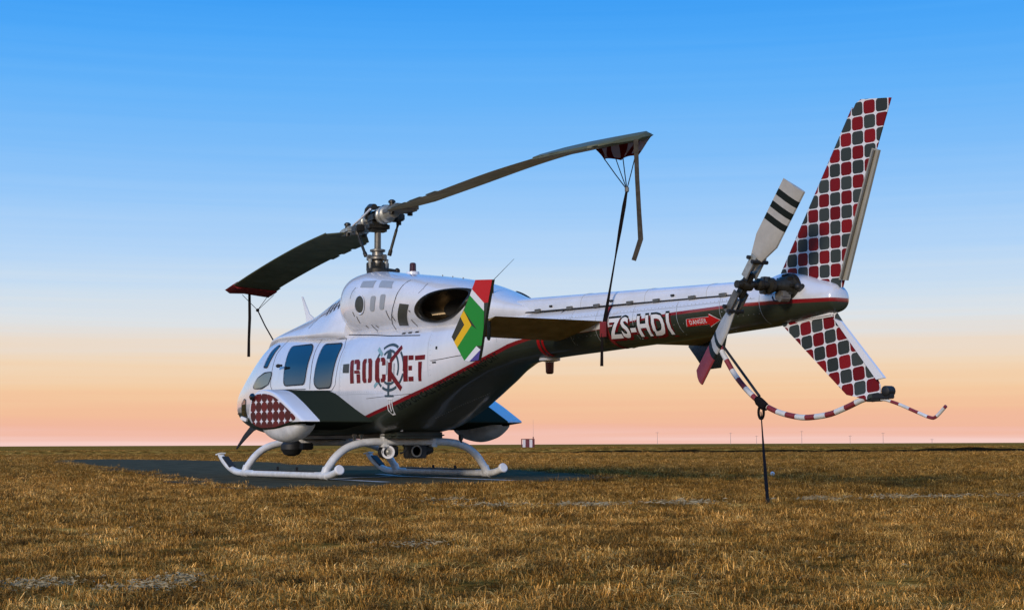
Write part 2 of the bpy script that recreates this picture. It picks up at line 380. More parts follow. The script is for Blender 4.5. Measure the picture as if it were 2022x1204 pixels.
# helipad: worn asphalt with a ragged edge
def asphalt():
    m = bpy.data.materials.new('worn_asphalt'); m.use_nodes = True; n = m.node_tree; b = n.nodes['Principled BSDF']; l = n.links.new
    g = n.nodes.new('ShaderNodeNewGeometry')
    def nz_(s, d=6):
        z = n.nodes.new('ShaderNodeTexNoise'); z.inputs['Scale'].default_value = s; z.inputs['Detail'].default_value = d; z.inputs['Roughness'].default_value = .7; l(g.outputs['Position'], z.inputs['Vector']); return z.outputs['Fac']
    r = n.nodes.new('ShaderNodeValToRGB'); e = r.color_ramp; e.elements[0].position = .3; e.elements[0].color = (.046, .038, .021, 1); e.elements[1].position = .75; e.elements[1].color = (.130, .108, .062, 1)
    l(nz_(2.2), r.inputs[0]); l(r.outputs[0], b.inputs['Base Color']); b.inputs['Roughness'].default_value = 1.0; b.inputs['Specular IOR Level'].default_value = .02
    bp = n.nodes.new('ShaderNodeBump'); bp.inputs['Strength'].default_value = .6; bp.inputs['Distance'].default_value = .01; l(nz_(60), bp.inputs['Height']); l(bp.outputs[0], b.inputs['Normal'])
    return m
m_asph = asphalt()
bm = bmesh.new(); vs = []
for i in range(len(PAD)):
    a, b_ = Vector(PAD[i]), Vector(PAD[(i+1) % len(PAD)]); k = max(1, int((b_-a).length/.15))
    for j in range(k):
        p = a.lerp(b_, j/k); q = .34*noise.noise((p.x*1.1, p.y*1.1, 0))+.16*noise.noise((p.x*4, p.y*4, 2)); nn = Vector((-(b_-a).y, (b_-a).x)).normalized()
        vs.append(bm.verts.new((p.x+nn.x*q, p.y+nn.y*q, 0)))
f = bm.faces.new(vs); bmesh.ops.triangulate(bm, faces=[f])
for f in bm.faces:
    if f.normal.z < 0: f.normal_flip()
pad = struct(obj('helipad', bm, m_asph, smooth=False, recalc=False))
m_line = mat('worn_road_paint', (.62, .62, .60), .7, var=.5, vscale=7)
def ribbon(pts, w, z=.004):
    bm = bmesh.new(); P = [Vector((x, y, z)) for x, y in pts]; A = []; B = []
    for i, p in enumerate(P):
        d = (P[min(i+1, len(P)-1)]-P[max(i-1, 0)]).normalized(); q = Vector((-d.y, d.x, 0))*w/2
        A.append(bm.verts.new(p+q)); B.append(bm.verts.new(p-q))
    for i in range(len(P)-1): bm.faces.new((A[i], B[i], B[i+1], A[i+1]))
    for f in bm.faces:
        f.normal_update()
        if f.normal.z < 0: f.normal_flip()
    return bm
struct(obj('painted_line', ribbon([(-2.1, 1.15), (-.45, .64), (2.7, .44)], .13), m_line, smooth=False, recalc=False))
struct(obj('painted_line', ribbon([(-.45, .50), (-.1, -.30), (.55, -.95), (2.35, -1.12)], .13), m_line, smooth=False, recalc=False))

# ================================================================== HELICOPTER
heli = thing('helicopter', 'white and dark grey helicopter on skids lettered ROCKET with chequered tail fins', 'helicopter')
BODY = [  # X, w, zb, zc, zt, n below, n above
    (-4.34, .03, .98, 1.03, 1.08, 2.0, 2.0), (-4.28, .15, .88, 1.04, 1.16, 2.0, 2.0), (-4.12, .28, .79, 1.05, 1.27, 2.2, 2.0), (-3.85, .40, .71, 1.07, 1.42, 2.3, 2.0),
    (-3.5, .51, .65, 1.09, 1.60, 2.4, 2.0), (-3.15, .60, .61, 1.11, 1.76, 2.6, 2.1), (-2.8, .66, .58, 1.14, 1.91, 2.8, 2.3), (-2.45, .70, .56, 1.17, 2.02, 3.0, 2.5), (-2.1, .725, .555, 1.08, 2.085, 3.1, 2.35),
    (-1.6, .74, .55, 1.02, 2.11, 3.2, 2.35), (-.8, .75, .55, 1.02, 2.08, 3.3, 2.4), (0, .75, .55, 1.05, 2.03, 3.3, 2.6), (.7, .75, .56, 1.18, 1.98, 3.3, 3.0), (1.2, .735, .605, 1.25, 1.95, 3.8, 3.3),
    (1.7, .70, .75, 1.34, 1.945, 4.2, 3.1), (2.2, .635, .935, 1.45, 1.945, 4.4, 2.9), (2.7, .55, 1.115, 1.55, 1.95, 4.2, 2.7), (3.2, .45, 1.27, 1.62, 1.95, 3.2, 2.5),
    (3.7, .375, 1.36, 1.66, 1.95, 2.2, 2.4), (4.2, .33, 1.395, 1.67, 1.95, 2.1, 2.3), (5.2, .295, 1.425, 1.68, 1.945, 2.05, 2.2), (6.4, .265, 1.46, 1.70, 1.935, 2.0, 2.2),
    (7.4, .24, 1.495, 1.715, 1.935, 2.0, 2.1), (7.8, .232, 1.51, 1.73, 1.955, 2.0, 2.1), (8.0, .225, 1.525, 1.74, 1.995, 2.0, 2.1), (8.2, .205, 1.54, 1.74, 1.965, 2.0, 2.1), (8.45, .165, 1.565, 1.73, 1.89, 2.0, 2.0),
    (8.60, .135, 1.585, 1.715, 1.845, 2.0, 2.0), (8.65, .115, 1.60, 1.71, 1.815, 2.0, 2.0), (8.67, .07, 1.65, 1.71, 1.765, 2.0, 2.0)]
SPLIT = 4.10
xs1 = np.concatenate([np.linspace(-4.34, -3.2, 30), np.linspace(-3.15, SPLIT, 120)])
xs2 = np.concatenate([np.linspace(SPLIT, 7.6, 40), np.linspace(7.65, 8.5, 22), np.linspace(8.52, 8.67, 14)])
fus = obj('fuselage', loft(BODY, xs1), m_body, heli, auto=60)
boom = obj('tail_boom', loft(BODY, xs2, 64), m_body, heli, auto=60)
COWL = [(-.42, .10, 2.22, 2.42, 2.60, 2, 2), (-.37, .25, 2.04, 2.38, 2.66, 2.1, 2.1), (-.26, .40, 1.92, 2.34, 2.72, 2.2, 2.2), (-.06, .53, 1.84, 2.32, 2.757, 2.3, 2.3), (.25, .61, 1.79, 2.31, 2.755, 2.4, 2.4),
        (.7, .645, 1.77, 2.30, 2.70, 2.4, 2.5), (1.44, .645, 1.76, 2.27, 2.60, 2.4, 2.5), (2.0, .625, 1.76, 2.22, 2.52, 2.4, 2.4), (2.5, .59, 1.76, 2.16, 2.43, 2.4, 2.3), (3.0, .50, 1.78, 2.08, 2.30, 2.3, 2.2), (3.4, .38, 1.80, 2.02, 2.18, 2.2, 2.1), (3.9, .27, 1.80, 1.95, 2.06, 2.1, 2.1), (4.4, .16, 1.80, 1.90, 2.0, 2, 2)]
xsc = np.concatenate([np.linspace(-.42, -.02, 18), np.linspace(0, 4.4, 125)])
bmc = loft(COWL, xsc, 120)
EXC, EXA, EXB = (2.63, 2.095), .47, .175      # centre (X, Z) and half axes of the exhaust mouth
EXT = rad(7)
def ex_uv(x, z):
    dx, dz = x-EXC[0], z-EXC[1]; return (dx*math.cos(EXT)+dz*math.sin(EXT))/EXA, (-dx*math.sin(EXT)+dz*math.cos(EXT))/EXB
bmc.normal_update(); bvh_c = BVHTree.FromBMesh(bmc)
kill = [f for f in bmc.faces if (lambda c, uv: uv[0]**2+uv[1]**2 < 1.0 and abs(c.y) > .2)(f.calc_center_median(), ex_uv(f.calc_center_median().x, f.calc_center_median().z))]
bmesh.ops.delete(bmc, geom=kill, context='FACES')
cowl = obj('engine_cowling', bmc, m_white, heli, auto=60)
RAMP = [(-3.05, .26, 1.80, 1.83, 1.87, 2, 1.6), (-2.6, .38, 1.88, 1.98, 2.09, 2.3, 1.5), (-2.06, .47, 1.88, 2.0, 2.22, 2.5, 1.35), (-1.4, .53, 1.86, 1.98, 2.385, 2.6, 1.25), (-.85, .57, 1.84, 1.96, 2.57, 2.7, 1.25), (-.3, .60, 1.80, 1.95, 2.66, 2.7, 1.4), (.1, .55, 1.78, 1.93, 2.5, 2.7, 1.6)]
ramp_o = obj('roof_fairing', loft(RAMP, np.linspace(-3.05, .1, 50), 64), m_white, heli, auto=60)

# ---- decals and skin details: flat outlines laid on the real skin
bvh_f = BVHTree.FromObject(fus, bpy.context.evaluated_depsgraph_get())
bvh_b = BVHTree.FromObject(boom, bpy.context.evaluated_depsgraph_get())
def bm2(polys):
    """polys: lists of (x, z)"""
    bm = bmesh.new()
    for p in polys: bm.faces.new([bm.verts.new((x, 0, z)) for x, z in p])
    return bm
def conform(bm, trees, off=.003, side=-1, step=.05):
    lo = [min(v.co[i] for v in bm.verts) for i in range(3)]; hi = [max(v.co[i] for v in bm.verts) for i in range(3)]
    for ax in (0, 2):
        no = Vector((1, 0, 0)) if ax == 0 else Vector((0, 0, 1)); k = lo[ax]+step
        while k < hi[ax]:
            bmesh.ops.bisect_plane(bm, geom=bm.verts[:]+bm.edges[:]+bm.faces[:], plane_co=no*k, plane_no=no); k += step
    for v in bm.verts:
        best = None
        for t in trees:
            h = t.ray_cast(Vector((v.co.x, side*4, v.co.z)), Vector((0, -side, 0)))
            if h[0] is not None and (best is None or h[3] < best[3]): best = h
        if best is None:
            for t in trees:
                h = t.find_nearest(Vector((v.co.x, side*.6, v.co.z)))
                if best is None or h[3] < best[3]: best = h
        n = best[1] if best[1].y*side > 0 else -best[1]
        v.co = best[0]+n*off
    for f in bm.faces:
        f.normal_update()
        if f.normal.y*side < 0: f.normal_flip()
    return bm
def islands(bm):
    seen = set(); out_ = []
    for f in bm.faces:
        if f in seen: continue
        st = [f]; seen.add(f); grp = []
        while st:
            q = st.pop(); grp.append(q)
            for v in q.verts:
                for g in v.link_faces:
                    if g not in seen: seen.add(g); st.append(g)
        out_.append(grp)
    return out_
def pieces(name, bm, m, parent, **kw):
    """one object for each loose piece of the mesh"""
    o = None
    for grp in islands(bm):
        b = bmesh.new(); mp_ = {}
        for f in grp:
            for v in f.verts:
                if v not in mp_: mp_[v] = b.verts.new(v.co)
            q = b.faces.new([mp_[v] for v in f.verts]); q.material_index = f.material_index
        o = obj(name, b, m, parent, **kw)
    bm.free(); return o
def decal(name, polys, m, parent, trees, off=.003, step=.05, side=-1):
    bm = bm2(polys); bmesh.ops.remove_doubles(bm, verts=bm.verts, dist=2e-4)
    return pieces(name, conform(bm, trees, off, side, step), m, parent, auto=0, recalc=False)
def strip(pts, w):
    """quads of a line of width w through (x, z) points"""
    P = [Vector(p) for p in pts]; A, B = [], []
    for i, p in enumerate(P):
        d = (P[min(i+1, len(P)-1)]-P[max(i-1, 0)]).normalized(); q = Vector((-d.y, d.x))*w/2; A.append(p+q); B.append(p-q)
    return [[tuple(A[i]), tuple(B[i]), tuple(B[i+1]), tuple(A[i+1])] for i in range(len(P)-1)]
def rounded(pts, r, k=4):
    o = []; n = len(pts)
    for i in range(n):
        p = Vector(pts[i]); a = (Vector(pts[i-1])-p); b = (Vector(pts[(i+1) % n])-p); rr = min(r, a.length*.45, b.length*.45)
        a = p+a.normalized()*rr; b = p+b.normalized()*rr
        for j in range(k+1):
            t = j/k; o.append(tuple(a*(1-t)**2+p*2*t*(1-t)+b*t*t))
    return o
def ring2(outer, inner):
    n = len(outer); return [[outer[i], outer[(i+1) % n], inner[(i+1) % n], inner[i]] for i in range(n)]
def grow(pts, k):
    c = sum((Vector(p) for p in pts), Vector((0, 0)))/len(pts); return [tuple(c+(Vector(p)-c)+(Vector(p)-c).normalized()*k) for p in pts]
def ellipse(cx, cz, a, b, t0=0, t1=2*math.pi, n=28):
    return [(cx+a*math.cos(t0+(t1-t0)*i/n), cz+b*math.sin(t0+(t1-t0)*i/n)) for i in range(n+1)]
FT = [bvh_f]; CT = [bvh_c]; BT = [bvh_b, bvh_f]

# cabin and cockpit windows: gasket is the part's sub-part, pane beside it
def glazing(pts, r, g=m_glass):
    o = rounded(pts, r)
    decal('window_pane', [o], g, fus, FT, .006, .08); decal('window_gasket', ring2(grow(o, .020), o), m_rub, fus, FT, .010, .08)
glazing([(-1.53, 1.825), (-.84, 1.812), (-.725, 1.73), (-.70, 1.27), (-1.385, 1.272)], .09)
glazing([(-.43, 1.79), (.13, 1.77), (.195, 1.72), (.12, 1.20), (-.28, 1.20), (-.395, 1.27)], .08)
glazing([(-2.50, 1.262), (-2.56, 1.30), (-2.38, 1.41), (-2.15, 1.47), (-1.92, 1.482), (-1.885, 1.43), (-1.95, 1.31), (-2.2, 1.265)], .03, m_glassl)
glazing([(-2.24, 1.57), (-2.18, 1.80), (-2.10, 1.862), (-2.00, 1.86), (-2.05, 1.77), (-2.10, 1.565)], .04)
glazing([(-3.36, .88), (-3.22, 1.05), (-3.02, 1.12), (-2.95, 1.10), (-2.99, .87)], .03)
# door outlines, handle, skin joints
decal('door_seam', strip([(-1.85, 1.95), (-1.95, 1.75), (-1.87, 1.28), (-1.80, 1.22), (-.66, 1.195)], .012), m_seam, fus, FT, .002)
decal('door_seam', strip([(-.66, 1.93), (-.63, 1.73), (-.55, 1.42), (-.53, 1.19)], .014), m_seam, fus, FT, .002)
decal('door_seam', strip([(-.54, 1.87), (.16, 1.845), (.30, 1.72), (.24, 1.22), (.14, 1.15), (-.36, 1.165)], .010), m_seam, fus, FT, .002)
decal('skin_joint', strip([(.1, 1.90), (.344, 1.882), (.95, 1.84), (1.473, 1.796), (2.19, 1.759)], .012), m_seam, fus, FT, .002)
decal('skin_joint', strip([(2.469, 1.437), (2.70, 1.452), (2.96, 1.476), (3.2, 1.48)], .008), m_seam, fus, FT, .002)
decal('skin_joint', strip([(1.1, 1.02), (2.2, 1.06)], .005), m_seam, fus, FT, .002)
decal('drain_stain', [[(2.50, 1.405), (2.57, 1.405), (2.57, 1.425), (2.50, 1.425)]], m_seam, fus, FT, .002)
bm = bmesh.new(); box(bm, (-1.53, -.75, 1.555), (.17, .03, .03)); box(bm, (-1.58, -.74, 1.555), (.05, .04, .05)); obj('door_handle', bm, m_rub, fus)
decal('air_vent', [[(.443, 1.484), (.622, 1.483), (.631, 1.364), (.455, 1.371)]], m_greyd, fus, FT, .006)
decal('air_vent', strip([(2.58, 1.605), (2.575, 1.57)], .030), m_ink, fus, FT, .004)
# rivet rows on the upswept belly
bm = bmesh.new()
for k in range(26):
    t = k/25; x, z = 1.72+.82*t, .775+.285*t+.012*math.sin(3*t); yy = -.10+.28*t
    h = bvh_f.ray_cast(Vector((x+.8, yy-.45, z-.05)), Vector((-.85, .5, .05)).normalized())
    if h[0]: bmesh.ops.create_icosphere(bm, subdivisions=1, radius=.006 if k % 3 else .009, matrix=Matrix.Translation(h[0]))
stuff(obj('rivets', bm, m_alu, fus))
for x, z, a, b in ((1.80, .70, .02, .05), (1.95, .66, .07, .014), (2.75, 1.06, .09, .016), (2.9, 1.0, .03, .02), (1.25, .62, .05, .016)):
    h = bvh_f.ray_cast(Vector((x, -4, z)), Vector((0, 1, 0)))
    if h[0]:
        bm = bmesh.new(); box(bm, h[0]+h[1]*.004, (a, .016, b)); obj('drain_vent', bm, m_whited, fus)

# ---- ROCKET lettering in stencil capitals with a target and a dagger through the K
def letter(q, polys):
    tl, tr, br, bl = (Vector(p) for p in q)
    return [[tuple((bl*(1-u)+br*u)*(1-v)+(tl*(1-u)+tr*u)*v) for u, v in p] for p in polys]
R_ = [[(0, 0), (.36, 0), (.36, 1), (.12, 1), (0, .92)], [(.44, .82), (.44, 1), (.86, 1), (1, .90), (1, .56), (.66, .56), (.66, .82)], [(.44, .42), (.44, .54), (.92, .54), (1, .44), (1, .40), (.66, .40)], [(.66, .38), (1, .38), (1, 0), (.66, 0)]]
O_ = [[(0, .12), (.14, 0), (.42, 0), (.42, .14), (.36, .2), (.36, .8), (.42, .86), (.42, 1), (.14, 1), (0, .88)], [(.58, 0), (.86, 0), (1, .12), (1, .88), (.86, 1), (.58, 1), (.58, .86), (.64, .8), (.64, .2), (.58, .14)]]
C_ = [[(0, .12), (.14, 0), (.46, 0), (.46, .14), (.40, .2), (.40, .8), (.46, .86), (.46, 1), (.14, 1), (0, .88)], [(.56, .84), (.56, 1), (.86, 1), (1, .88), (1, .68), (.68, .68), (.68, .84)], [(.56, 0), (.86, 0), (1, .12), (1, .32), (.68, .32), (.68, .16), (.56, .16)]]
E_ = [[(0, 0), (.44, 0), (.44, 1), (0, 1)], [(.52, .82), (1, .82), (1, 1), (.52, 1)], [(.52, .42), (.86, .42), (.86, .60), (.52, .60)], [(.52, 0), (1, 0), (1, .18), (.52, .18)]]
T_ = [[(0, .82), (1, .82), (1, 1), (0, 1)], [(.33, 0), (.72, 0), (.72, .75), (.33, .75)]]
for nm, q, P in (('letter_R', [(.651, 1.527), (.923, 1.527), (.956, 1.222), (.683, 1.225)], R_), ('letter_O', [(.992, 1.524), (1.243, 1.525), (1.25, 1.218), (1.008, 1.22)], O_), ('letter_C', [(1.318, 1.521), (1.558, 1.522), (1.571, 1.213), (1.323, 1.215)], C_),
                 ('letter_E', [(1.946, 1.523), (2.15, 1.519), (2.146, 1.206), (1.949, 1.206)], E_), ('letter_T', [(2.18, 1.512), (2.374, 1.515), (2.331, 1.2), (2.194, 1.204)], T_)):
    decal(nm, letter(q, P), m_maroon, fus, FT, .005)
TX, TZ = 1.645, 1.392
def arc(a, b, t0, t1, w, n=18):
    o = ellipse(TX, TZ, a, b, rad(t0), rad(t1), n); i = ellipse(TX, TZ, a-w, b-w*1.0, rad(t0), rad(t1), n)
    return [[o[k], o[k+1], i[k+1], i[k]] for k in range(n)]
for t0, t1 in ((58, 122), (-12, 40), (-120, -60), (-52, -18), (140, 200), (215, 235)): decal('target_ring', arc(.325, .298, t0, t1, .034), m_slate, fus, FT, .003)
for t0, t1 in ((50, 130), (-30, 42), (-122, -58)): decal('target_ring', arc(.215, .222, t0, t1, .032), m_slate, fus, FT, .003)
decal('target_tick', strip([(1.35, 1.641), (1.476, 1.551)], .05)+strip([(1.299, 1.160), (1.384, 1.219)], .045), m_teal, fus, FT, .004)
decal('target_arm', strip([(1.895, 1.635), (1.67, 1.458)], .055), m_maroon, fus, FT, .007)
decal('target_arm', strip([(1.68, 1.320), (1.90, 1.118)], .066), m_maroon, fus, FT, .007)
decal('letter_K', [[(1.615, 1.215), (1.70, 1.215), (1.71, 1.455), (1.625, 1.455)]], m_maroon, fus, FT, .006)
decal('bullet_tip', [[(1.585, 1.50), (1.69, 1.495), (1.685, 1.57), (1.64, 1.625), (1.60, 1.60)]], m_slate, fus, FT, .005)
decal('bullet_case', [[(1.575, 1.30), (1.60, 1.30), (1.61, 1.47), (1.585, 1.49)]], m_grey, fus, FT, .005)
decal('bullet_case', [[(1.735, 1.30), (1.76, 1.30), (1.765, 1.44), (1.745, 1.44)]], m_grey, fus, FT, .005)
decal('dagger_blade', [[(1.612, 1.212), (1.665, 1.208), (1.635, 1.045), (1.60, 1.045)]], m_slate, fus, FT, .005)
decal('dagger_guard', [[(1.545, 1.030), (1.73, 1.026), (1.73, 1.050), (1.545, 1.054)]], m_slate, fus, FT, .008)
hd = [(1.60, 1.005), (1.69, 1.003), (1.66, .92), (1.625, .825), (1.575, .815), (1.555, .87)]
decal('dagger_handle', ring2(grow(hd, .010), grow(hd, -.010)), m_whited, fus, FT, .008)
decal('dagger_wire', strip([(1.64, .985), (1.60, .855)], .014), m_whited, fus, FT, .008)

def text_polys(txt, size, shear=0, bold=0):
    c = bpy.data.curves.new('t', 'FONT'); c.body = txt; c.size = size; c.shear = shear; c.space_character = 1.12; c.offset = bold; c.resolution_u = 3; c.fill_mode = 'FRONT'
    o = bpy.data.objects.new('t', c); COL.objects.link(o)
    me = bpy.data.meshes.new_from_object(o.evaluated_get(bpy.context.evaluated_depsgraph_get()))
    bpy.data.objects.remove(o); return me
def text_decal(name, txt, m, parent, trees, p0, p1, height, shear=0, bold=0, off=.004, lift=0, split=True):
    """txt runs from (x, z) p0 to p1"""
    me = text_polys(txt, 1.0, shear, bold); P = [v.co.copy() for v in me.vertices]
    m0 = text_polys(txt, 1.0, shear, 0); x0, x1 = min(v.co.x for v in m0.vertices), max(v.co.x for v in m0.vertices); bpy.data.meshes.remove(m0); a = Vector(p0); d = Vector(p1)-a; n = Vector((-d.y, d.x)).normalized()
    for v in me.vertices:
        q = a+d*((v.co.x-x0)/(x1-x0))+n*(v.co.y*height/.72+lift); v.co = (q.x, 0, q.y)
    bm = bmesh.new(); bm.from_mesh(me); bpy.data.meshes.remove(me)
    bmesh.ops.remove_doubles(bm, verts=bm.verts, dist=1e-5)
    return pieces(name, conform(bm, trees, off, -1, .06), m, parent, auto=0, recalc=False)
text_decal('slogan_letter', 'RAPID ON CALL EMERGENCY TRANSPORT', m_ink, fus, FT, (1.743, .862), (3.56, 1.432), .060, bold=.022)
text_decal('registration_shadow', 'ZS-HDI', m_maroon, boom, BT, (5.63, 1.520), (6.59, 1.512), .195, .10, .065, .003)
text_decal('registration_outline', 'ZS-HDI', m_ink, boom, BT, (5.615, 1.550), (6.58, 1.540), .195, .10, .055, .0045)
text_decal('registration_lettering', 'ZS-HDI', m_whited, boom, BT, (5.615, 1.535), (6.58, 1.526), .195, .10, .030, .0065)
arr = [(6.809, 1.573), (6.84, 1.641), (7.16, 1.643), (7.161, 1.667), (7.30, 1.604), (7.116, 1.556), (7.133, 1.578)]
decal('danger_arrow_edge', [grow(arr, .008)], m_whited, boom, [bvh_b], .003)
decal('danger_arrow', [arr], m_redl, boom, [bvh_b], .005)
text_decal('danger_lettering', 'DANGER', m_whited, boom, [bvh_b], (6.87, 1.590), (7.11, 1.592), .040, .05, .015, .007)

# ---- driveshaft cover along the boom top, hinge line, straps
def cz(x): return 1.917-(x-3.92)*.027
def cw(x): return .232-.006*(x-4)
def cover_pts(x):
    zt = 2.105-(x-3.75)*.0385; zb = cz(x)
    return [(x, cw(x)*math.copysign(abs(math.cos(t))**.62, math.cos(t)), zb+(zt-zb)*(math.sin(t))**.62) for t in [math.pi*k/20 for k in range(21)]]
bm = bmesh.new(); rings = [[bm.verts.new(p) for p in cover_pts(x)] for x in np.linspace(3.75, 7.72, 24)]
for a, b in zip(rings, rings[1:]):
    for k in range(20): bm.faces.new((a[k], a[k+1], b[k+1], b[k]))
bm.faces.new(rings[0]); bm.faces.new(rings[-1][::-1])
cov = obj('driveshaft_cover', bm, m_white, heli, auto=60)
bm = bmesh.new(); tube(bm, [(x, -cw(x)-.006, cz(x)+.002) for x in np.linspace(3.85, 7.68, 30)], .008, 6); obj('hinge_line', bm, m_seam, cov)
for x in (4.25, 4.86, 5.35, 5.92, 6.35, 6.9, 7.35):
    bm = bmesh.new(); box(bm, (x, -cw(x)-.012, cz(x)+.012), (.10, .02, .035)); obj('latch', bm, m_steel, cov)
for x in (4.5, 5.6, 6.6):
    bm = bmesh.new(); box(bm, (x, -cw(x)-.008, cz(x)+.05), (.05, .012, .02)); obj('latch', bm, m_steel2, cov)
for x in (5.05, 6.15, 7.1):
    bm = bmesh.new(); tube(bm, [Vector(p) for p in cover_pts(x)], .0035, 5, False); obj('skin_joint', bm, m_grey, cov)
# red band painted round the boom behind the tailplane
for x0, x1 in ((4.36, 4.41), (4.44, 4.48)):
    bm = bmesh.new(); ra = []; rb = []
    for x, rr in ((x0, ra), (x1, rb)):
        for k in range(25):
            z = 1.665-.25*k/24; h = bvh_b.ray_cast(Vector((x-.10*k/24, -4, z)), Vector((0, 1, 0)))
            if h[0]: rr.append(bm.verts.new(h[0]+h[1]*.003))
    for k in range(min(len(ra), len(rb))-1): bm.faces.new((ra[k], ra[k+1], rb[k+1], rb[k]))
    obj('red_band', bm, m_redl, boom, auto=0)

# ---- frame joints and rivet rows on boom, cabin side and cowling
def ringline(trees, X, z0, z1, parent, w=.006, m=None, lean=0.0):
    decal('skin_joint', strip([(X+lean*k/10, z0+(z1-z0)*k/10) for k in range(11)], w), m or m_grey, parent, trees, .0015)
for X in (4.95, 5.40, 6.02, 6.70, 7.32, 7.86): ringline([bvh_b], X, 1.50, cz(X)-.02, boom)
for X, z0, z1 in ((.36, .80, 1.93), (2.42, 1.25, 1.80), (3.02, 1.45, 1.86), (3.62, 1.60, 1.88)): ringline(FT, X, z0, z1, fus, .005)
decal('skin_joint', strip([(-.30, 1.10), (.36, 1.09), (1.1, 1.08), (1.5, 1.075)], .004), m_grey, fus, FT, .0015)
decal('skin_joint', strip([(4.2, 1.79), (5.4, 1.775), (6.7, 1.768), (7.8, 1.765)], .004), m_grey, boom, [bvh_b], .0015)
def rivet_row(trees, P, parent, step=.055, r=.0055, m=None):
    bm = bmesh.new()
    for (xa, za), (xb, zb) in zip(P, P[1:]):
        k = max(1, int(math.hypot(xb-xa, zb-za)/step))
        for j in range(k):
            x, z = xa+(xb-xa)*j/k, za+(zb-za)*j/k
            h = min((q for q in (t.ray_cast(Vector((x, -4, z)), Vector((0, 1, 0))) for t in trees) if q[0] is not None), key=lambda q: q[3], default=None)
            if h: bmesh.ops.create_icosphere(bm, subdivisions=1, radius=r, matrix=Matrix.Translation(h[0]))
    stuff(obj('rivets', bm, m or m_grey, parent))
rivet_row([bvh_b], [(4.2, 1.80), (7.8, 1.775)], boom); rivet_row([bvh_b], [(4.8, 1.565), (7.9, 1.625)], boom, .07, .006, m_steel)
for X in (4.95, 6.02, 7.32): rivet_row([bvh_b], [(X+.03, 1.50), (X+.03, 1.85)], boom)
rivet_row(FT, [(.40, .82), (.40, 1.92)], fus); rivet_row(FT, [(-.3, 1.125), (1.5, 1.10)], fus); rivet_row(FT, [(2.46, 1.27), (2.46, 1.80)], fus); rivet_row(FT, [(3.06, 1.47), (3.06, 1.86)], fus)
rivet_row(CT, [(.5, 1.90), (1.3, 1.875), (2.2, 1.86)], cowl); rivet_row(CT, [(1.80, 2.47), (1.68, 2.19), (1.50, 1.95)], cowl); rivet_row(CT, [(.59, 2.48), (.46, 2.34)], cowl)

# ---- exhaust mouths: lip, flared pipe and dark throat (both sides)
for side in (-1, 1):
    def exr(k, u, y): return None
    lip = bmesh.new(); rings = []
    n = 48; base = []
    for k in range(n):
        t = 2*math.pi*k/n; cx, cz = math.cos(t), math.sin(t)
        x = EXC[0]+EXA*cx*math.cos(EXT)-EXB*cz*math.sin(EXT); z = EXC[1]+EXA*cx*math.sin(EXT)+EXB*cz*math.cos(EXT)
        h = bvh_c.ray_cast(Vector((x, side*4, z)), Vector((0, -side, 0))); p = h[0] if h[0] else Vector((x, side*.4, z)); base.append((p, h[1] if h[0] else Vector((0, side, 0)), t))
    c = sum((b[0] for b in base), Vector())/n
    def ring_at(f, dy, dx=0): return [lip.verts.new(c+(p-c)*f+Vector((dx, -side*dy, 0))) for p, _, _ in base]
    R = [ring_at(1.10, .012), ring_at(1.07, -.022), ring_at(1.0, -.03), ring_at(.94, -.012), ring_at(.93, .05, -.02)]
    for a, b in zip(R, R[1:]):
        for k in range(n): lip.faces.new((a[k], a[(k+1) % n], b[(k+1) % n], b[k]))
    lp = obj('exhaust_lip', lip, m_steel2, cowl, auto=60)
    lip = bmesh.new(); R = [ring_at(.95, .0), ring_at(.93, .10, -.06), ring_at(.85, .20, -.12), ring_at(.62, .30, -.10)]
    for a, b in zip(R, R[1:]):
        for k in range(n): lip.faces.new((a[k], a[(k+1) % n], b[(k+1) % n], b[k]))
    obj('exhaust_duct', lip, m_exh, cowl, auto=60)
    lip = bmesh.new(); R = [ring_at(.63, .295, -.10), ring_at(.5, .40, -.05)]
    for k in range(n): lip.faces.new((R[0][k], R[0][(k+1) % n], R[1][(k+1) % n], R[1][k]))
    lip.faces.new(R[1]); obj('exhaust_throat', lip, m_soot, cowl, auto=60)

# ---- cowling details
ov = ellipse(.735, 2.25, .13, .108, n=24)[:-1]
decal('intake_screen', [ov], m_greyd, cowl, CT, .008); decal('intake_rim', ring2(grow(ov, .02), ov), m_white, cowl, CT, .016)
for x in (1.015, 1.275):
    decal('cowl_louvre', [rounded([(x+.03, 2.33), (x+.165, 2.325), (x+.10, 2.135), (x-.02, 2.14)], .04)], m_grey, cowl, CT, .006)
decal('cowl_grille', [[(1.788, 2.178), (1.999, 2.149), (1.80, 1.912), (1.59, 1.925)]], m_greyd, cowl, CT, .008)
decal('walkway_patch', [[(.635, 2.565), (.99, 2.54), (1.04, 2.44), (.675, 2.475)]], m_grey, cowl, CT, .004)
decal('walkway_patch', [[(1.125, 2.527), (1.45, 2.49), (1.55, 2.39), (1.195, 2.43)]], m_grey, cowl, CT, .004)
decal('cowl_seam', strip([(1.776, 2.478), (1.753, 2.359), (1.641, 2.183), (1.544, 2.065), (1.44, 1.95), (1.40, 1.86)], .014), m_seam, cowl, CT, .003)
decal('cowl_seam', strip([(.545, 2.487), (.465, 2.43), (.42, 2.345)], .008), m_seam, cowl, CT, .003)
decal('cowl_seam', strip([(2.227, 2.392), (2.251, 2.324), (2.2, 2.27)], .008), m_seam, cowl, CT, .003)
for x, z, L_ in ((.50, 2.14, .06), (.59, 2.06, .09), (.74, 1.965, .03), (.90, 1.94, .08), (1.42, 2.06, .12), (1.53, 2.02, .08), (1.0, 1.95, .03), (1.95, 1.93, .08), (1.97, 2.07, .02)):
    decal('latch', strip([(x, z+L_/2), (x+.03, z-L_/2)], .016), m_seam, cowl, CT, .006)
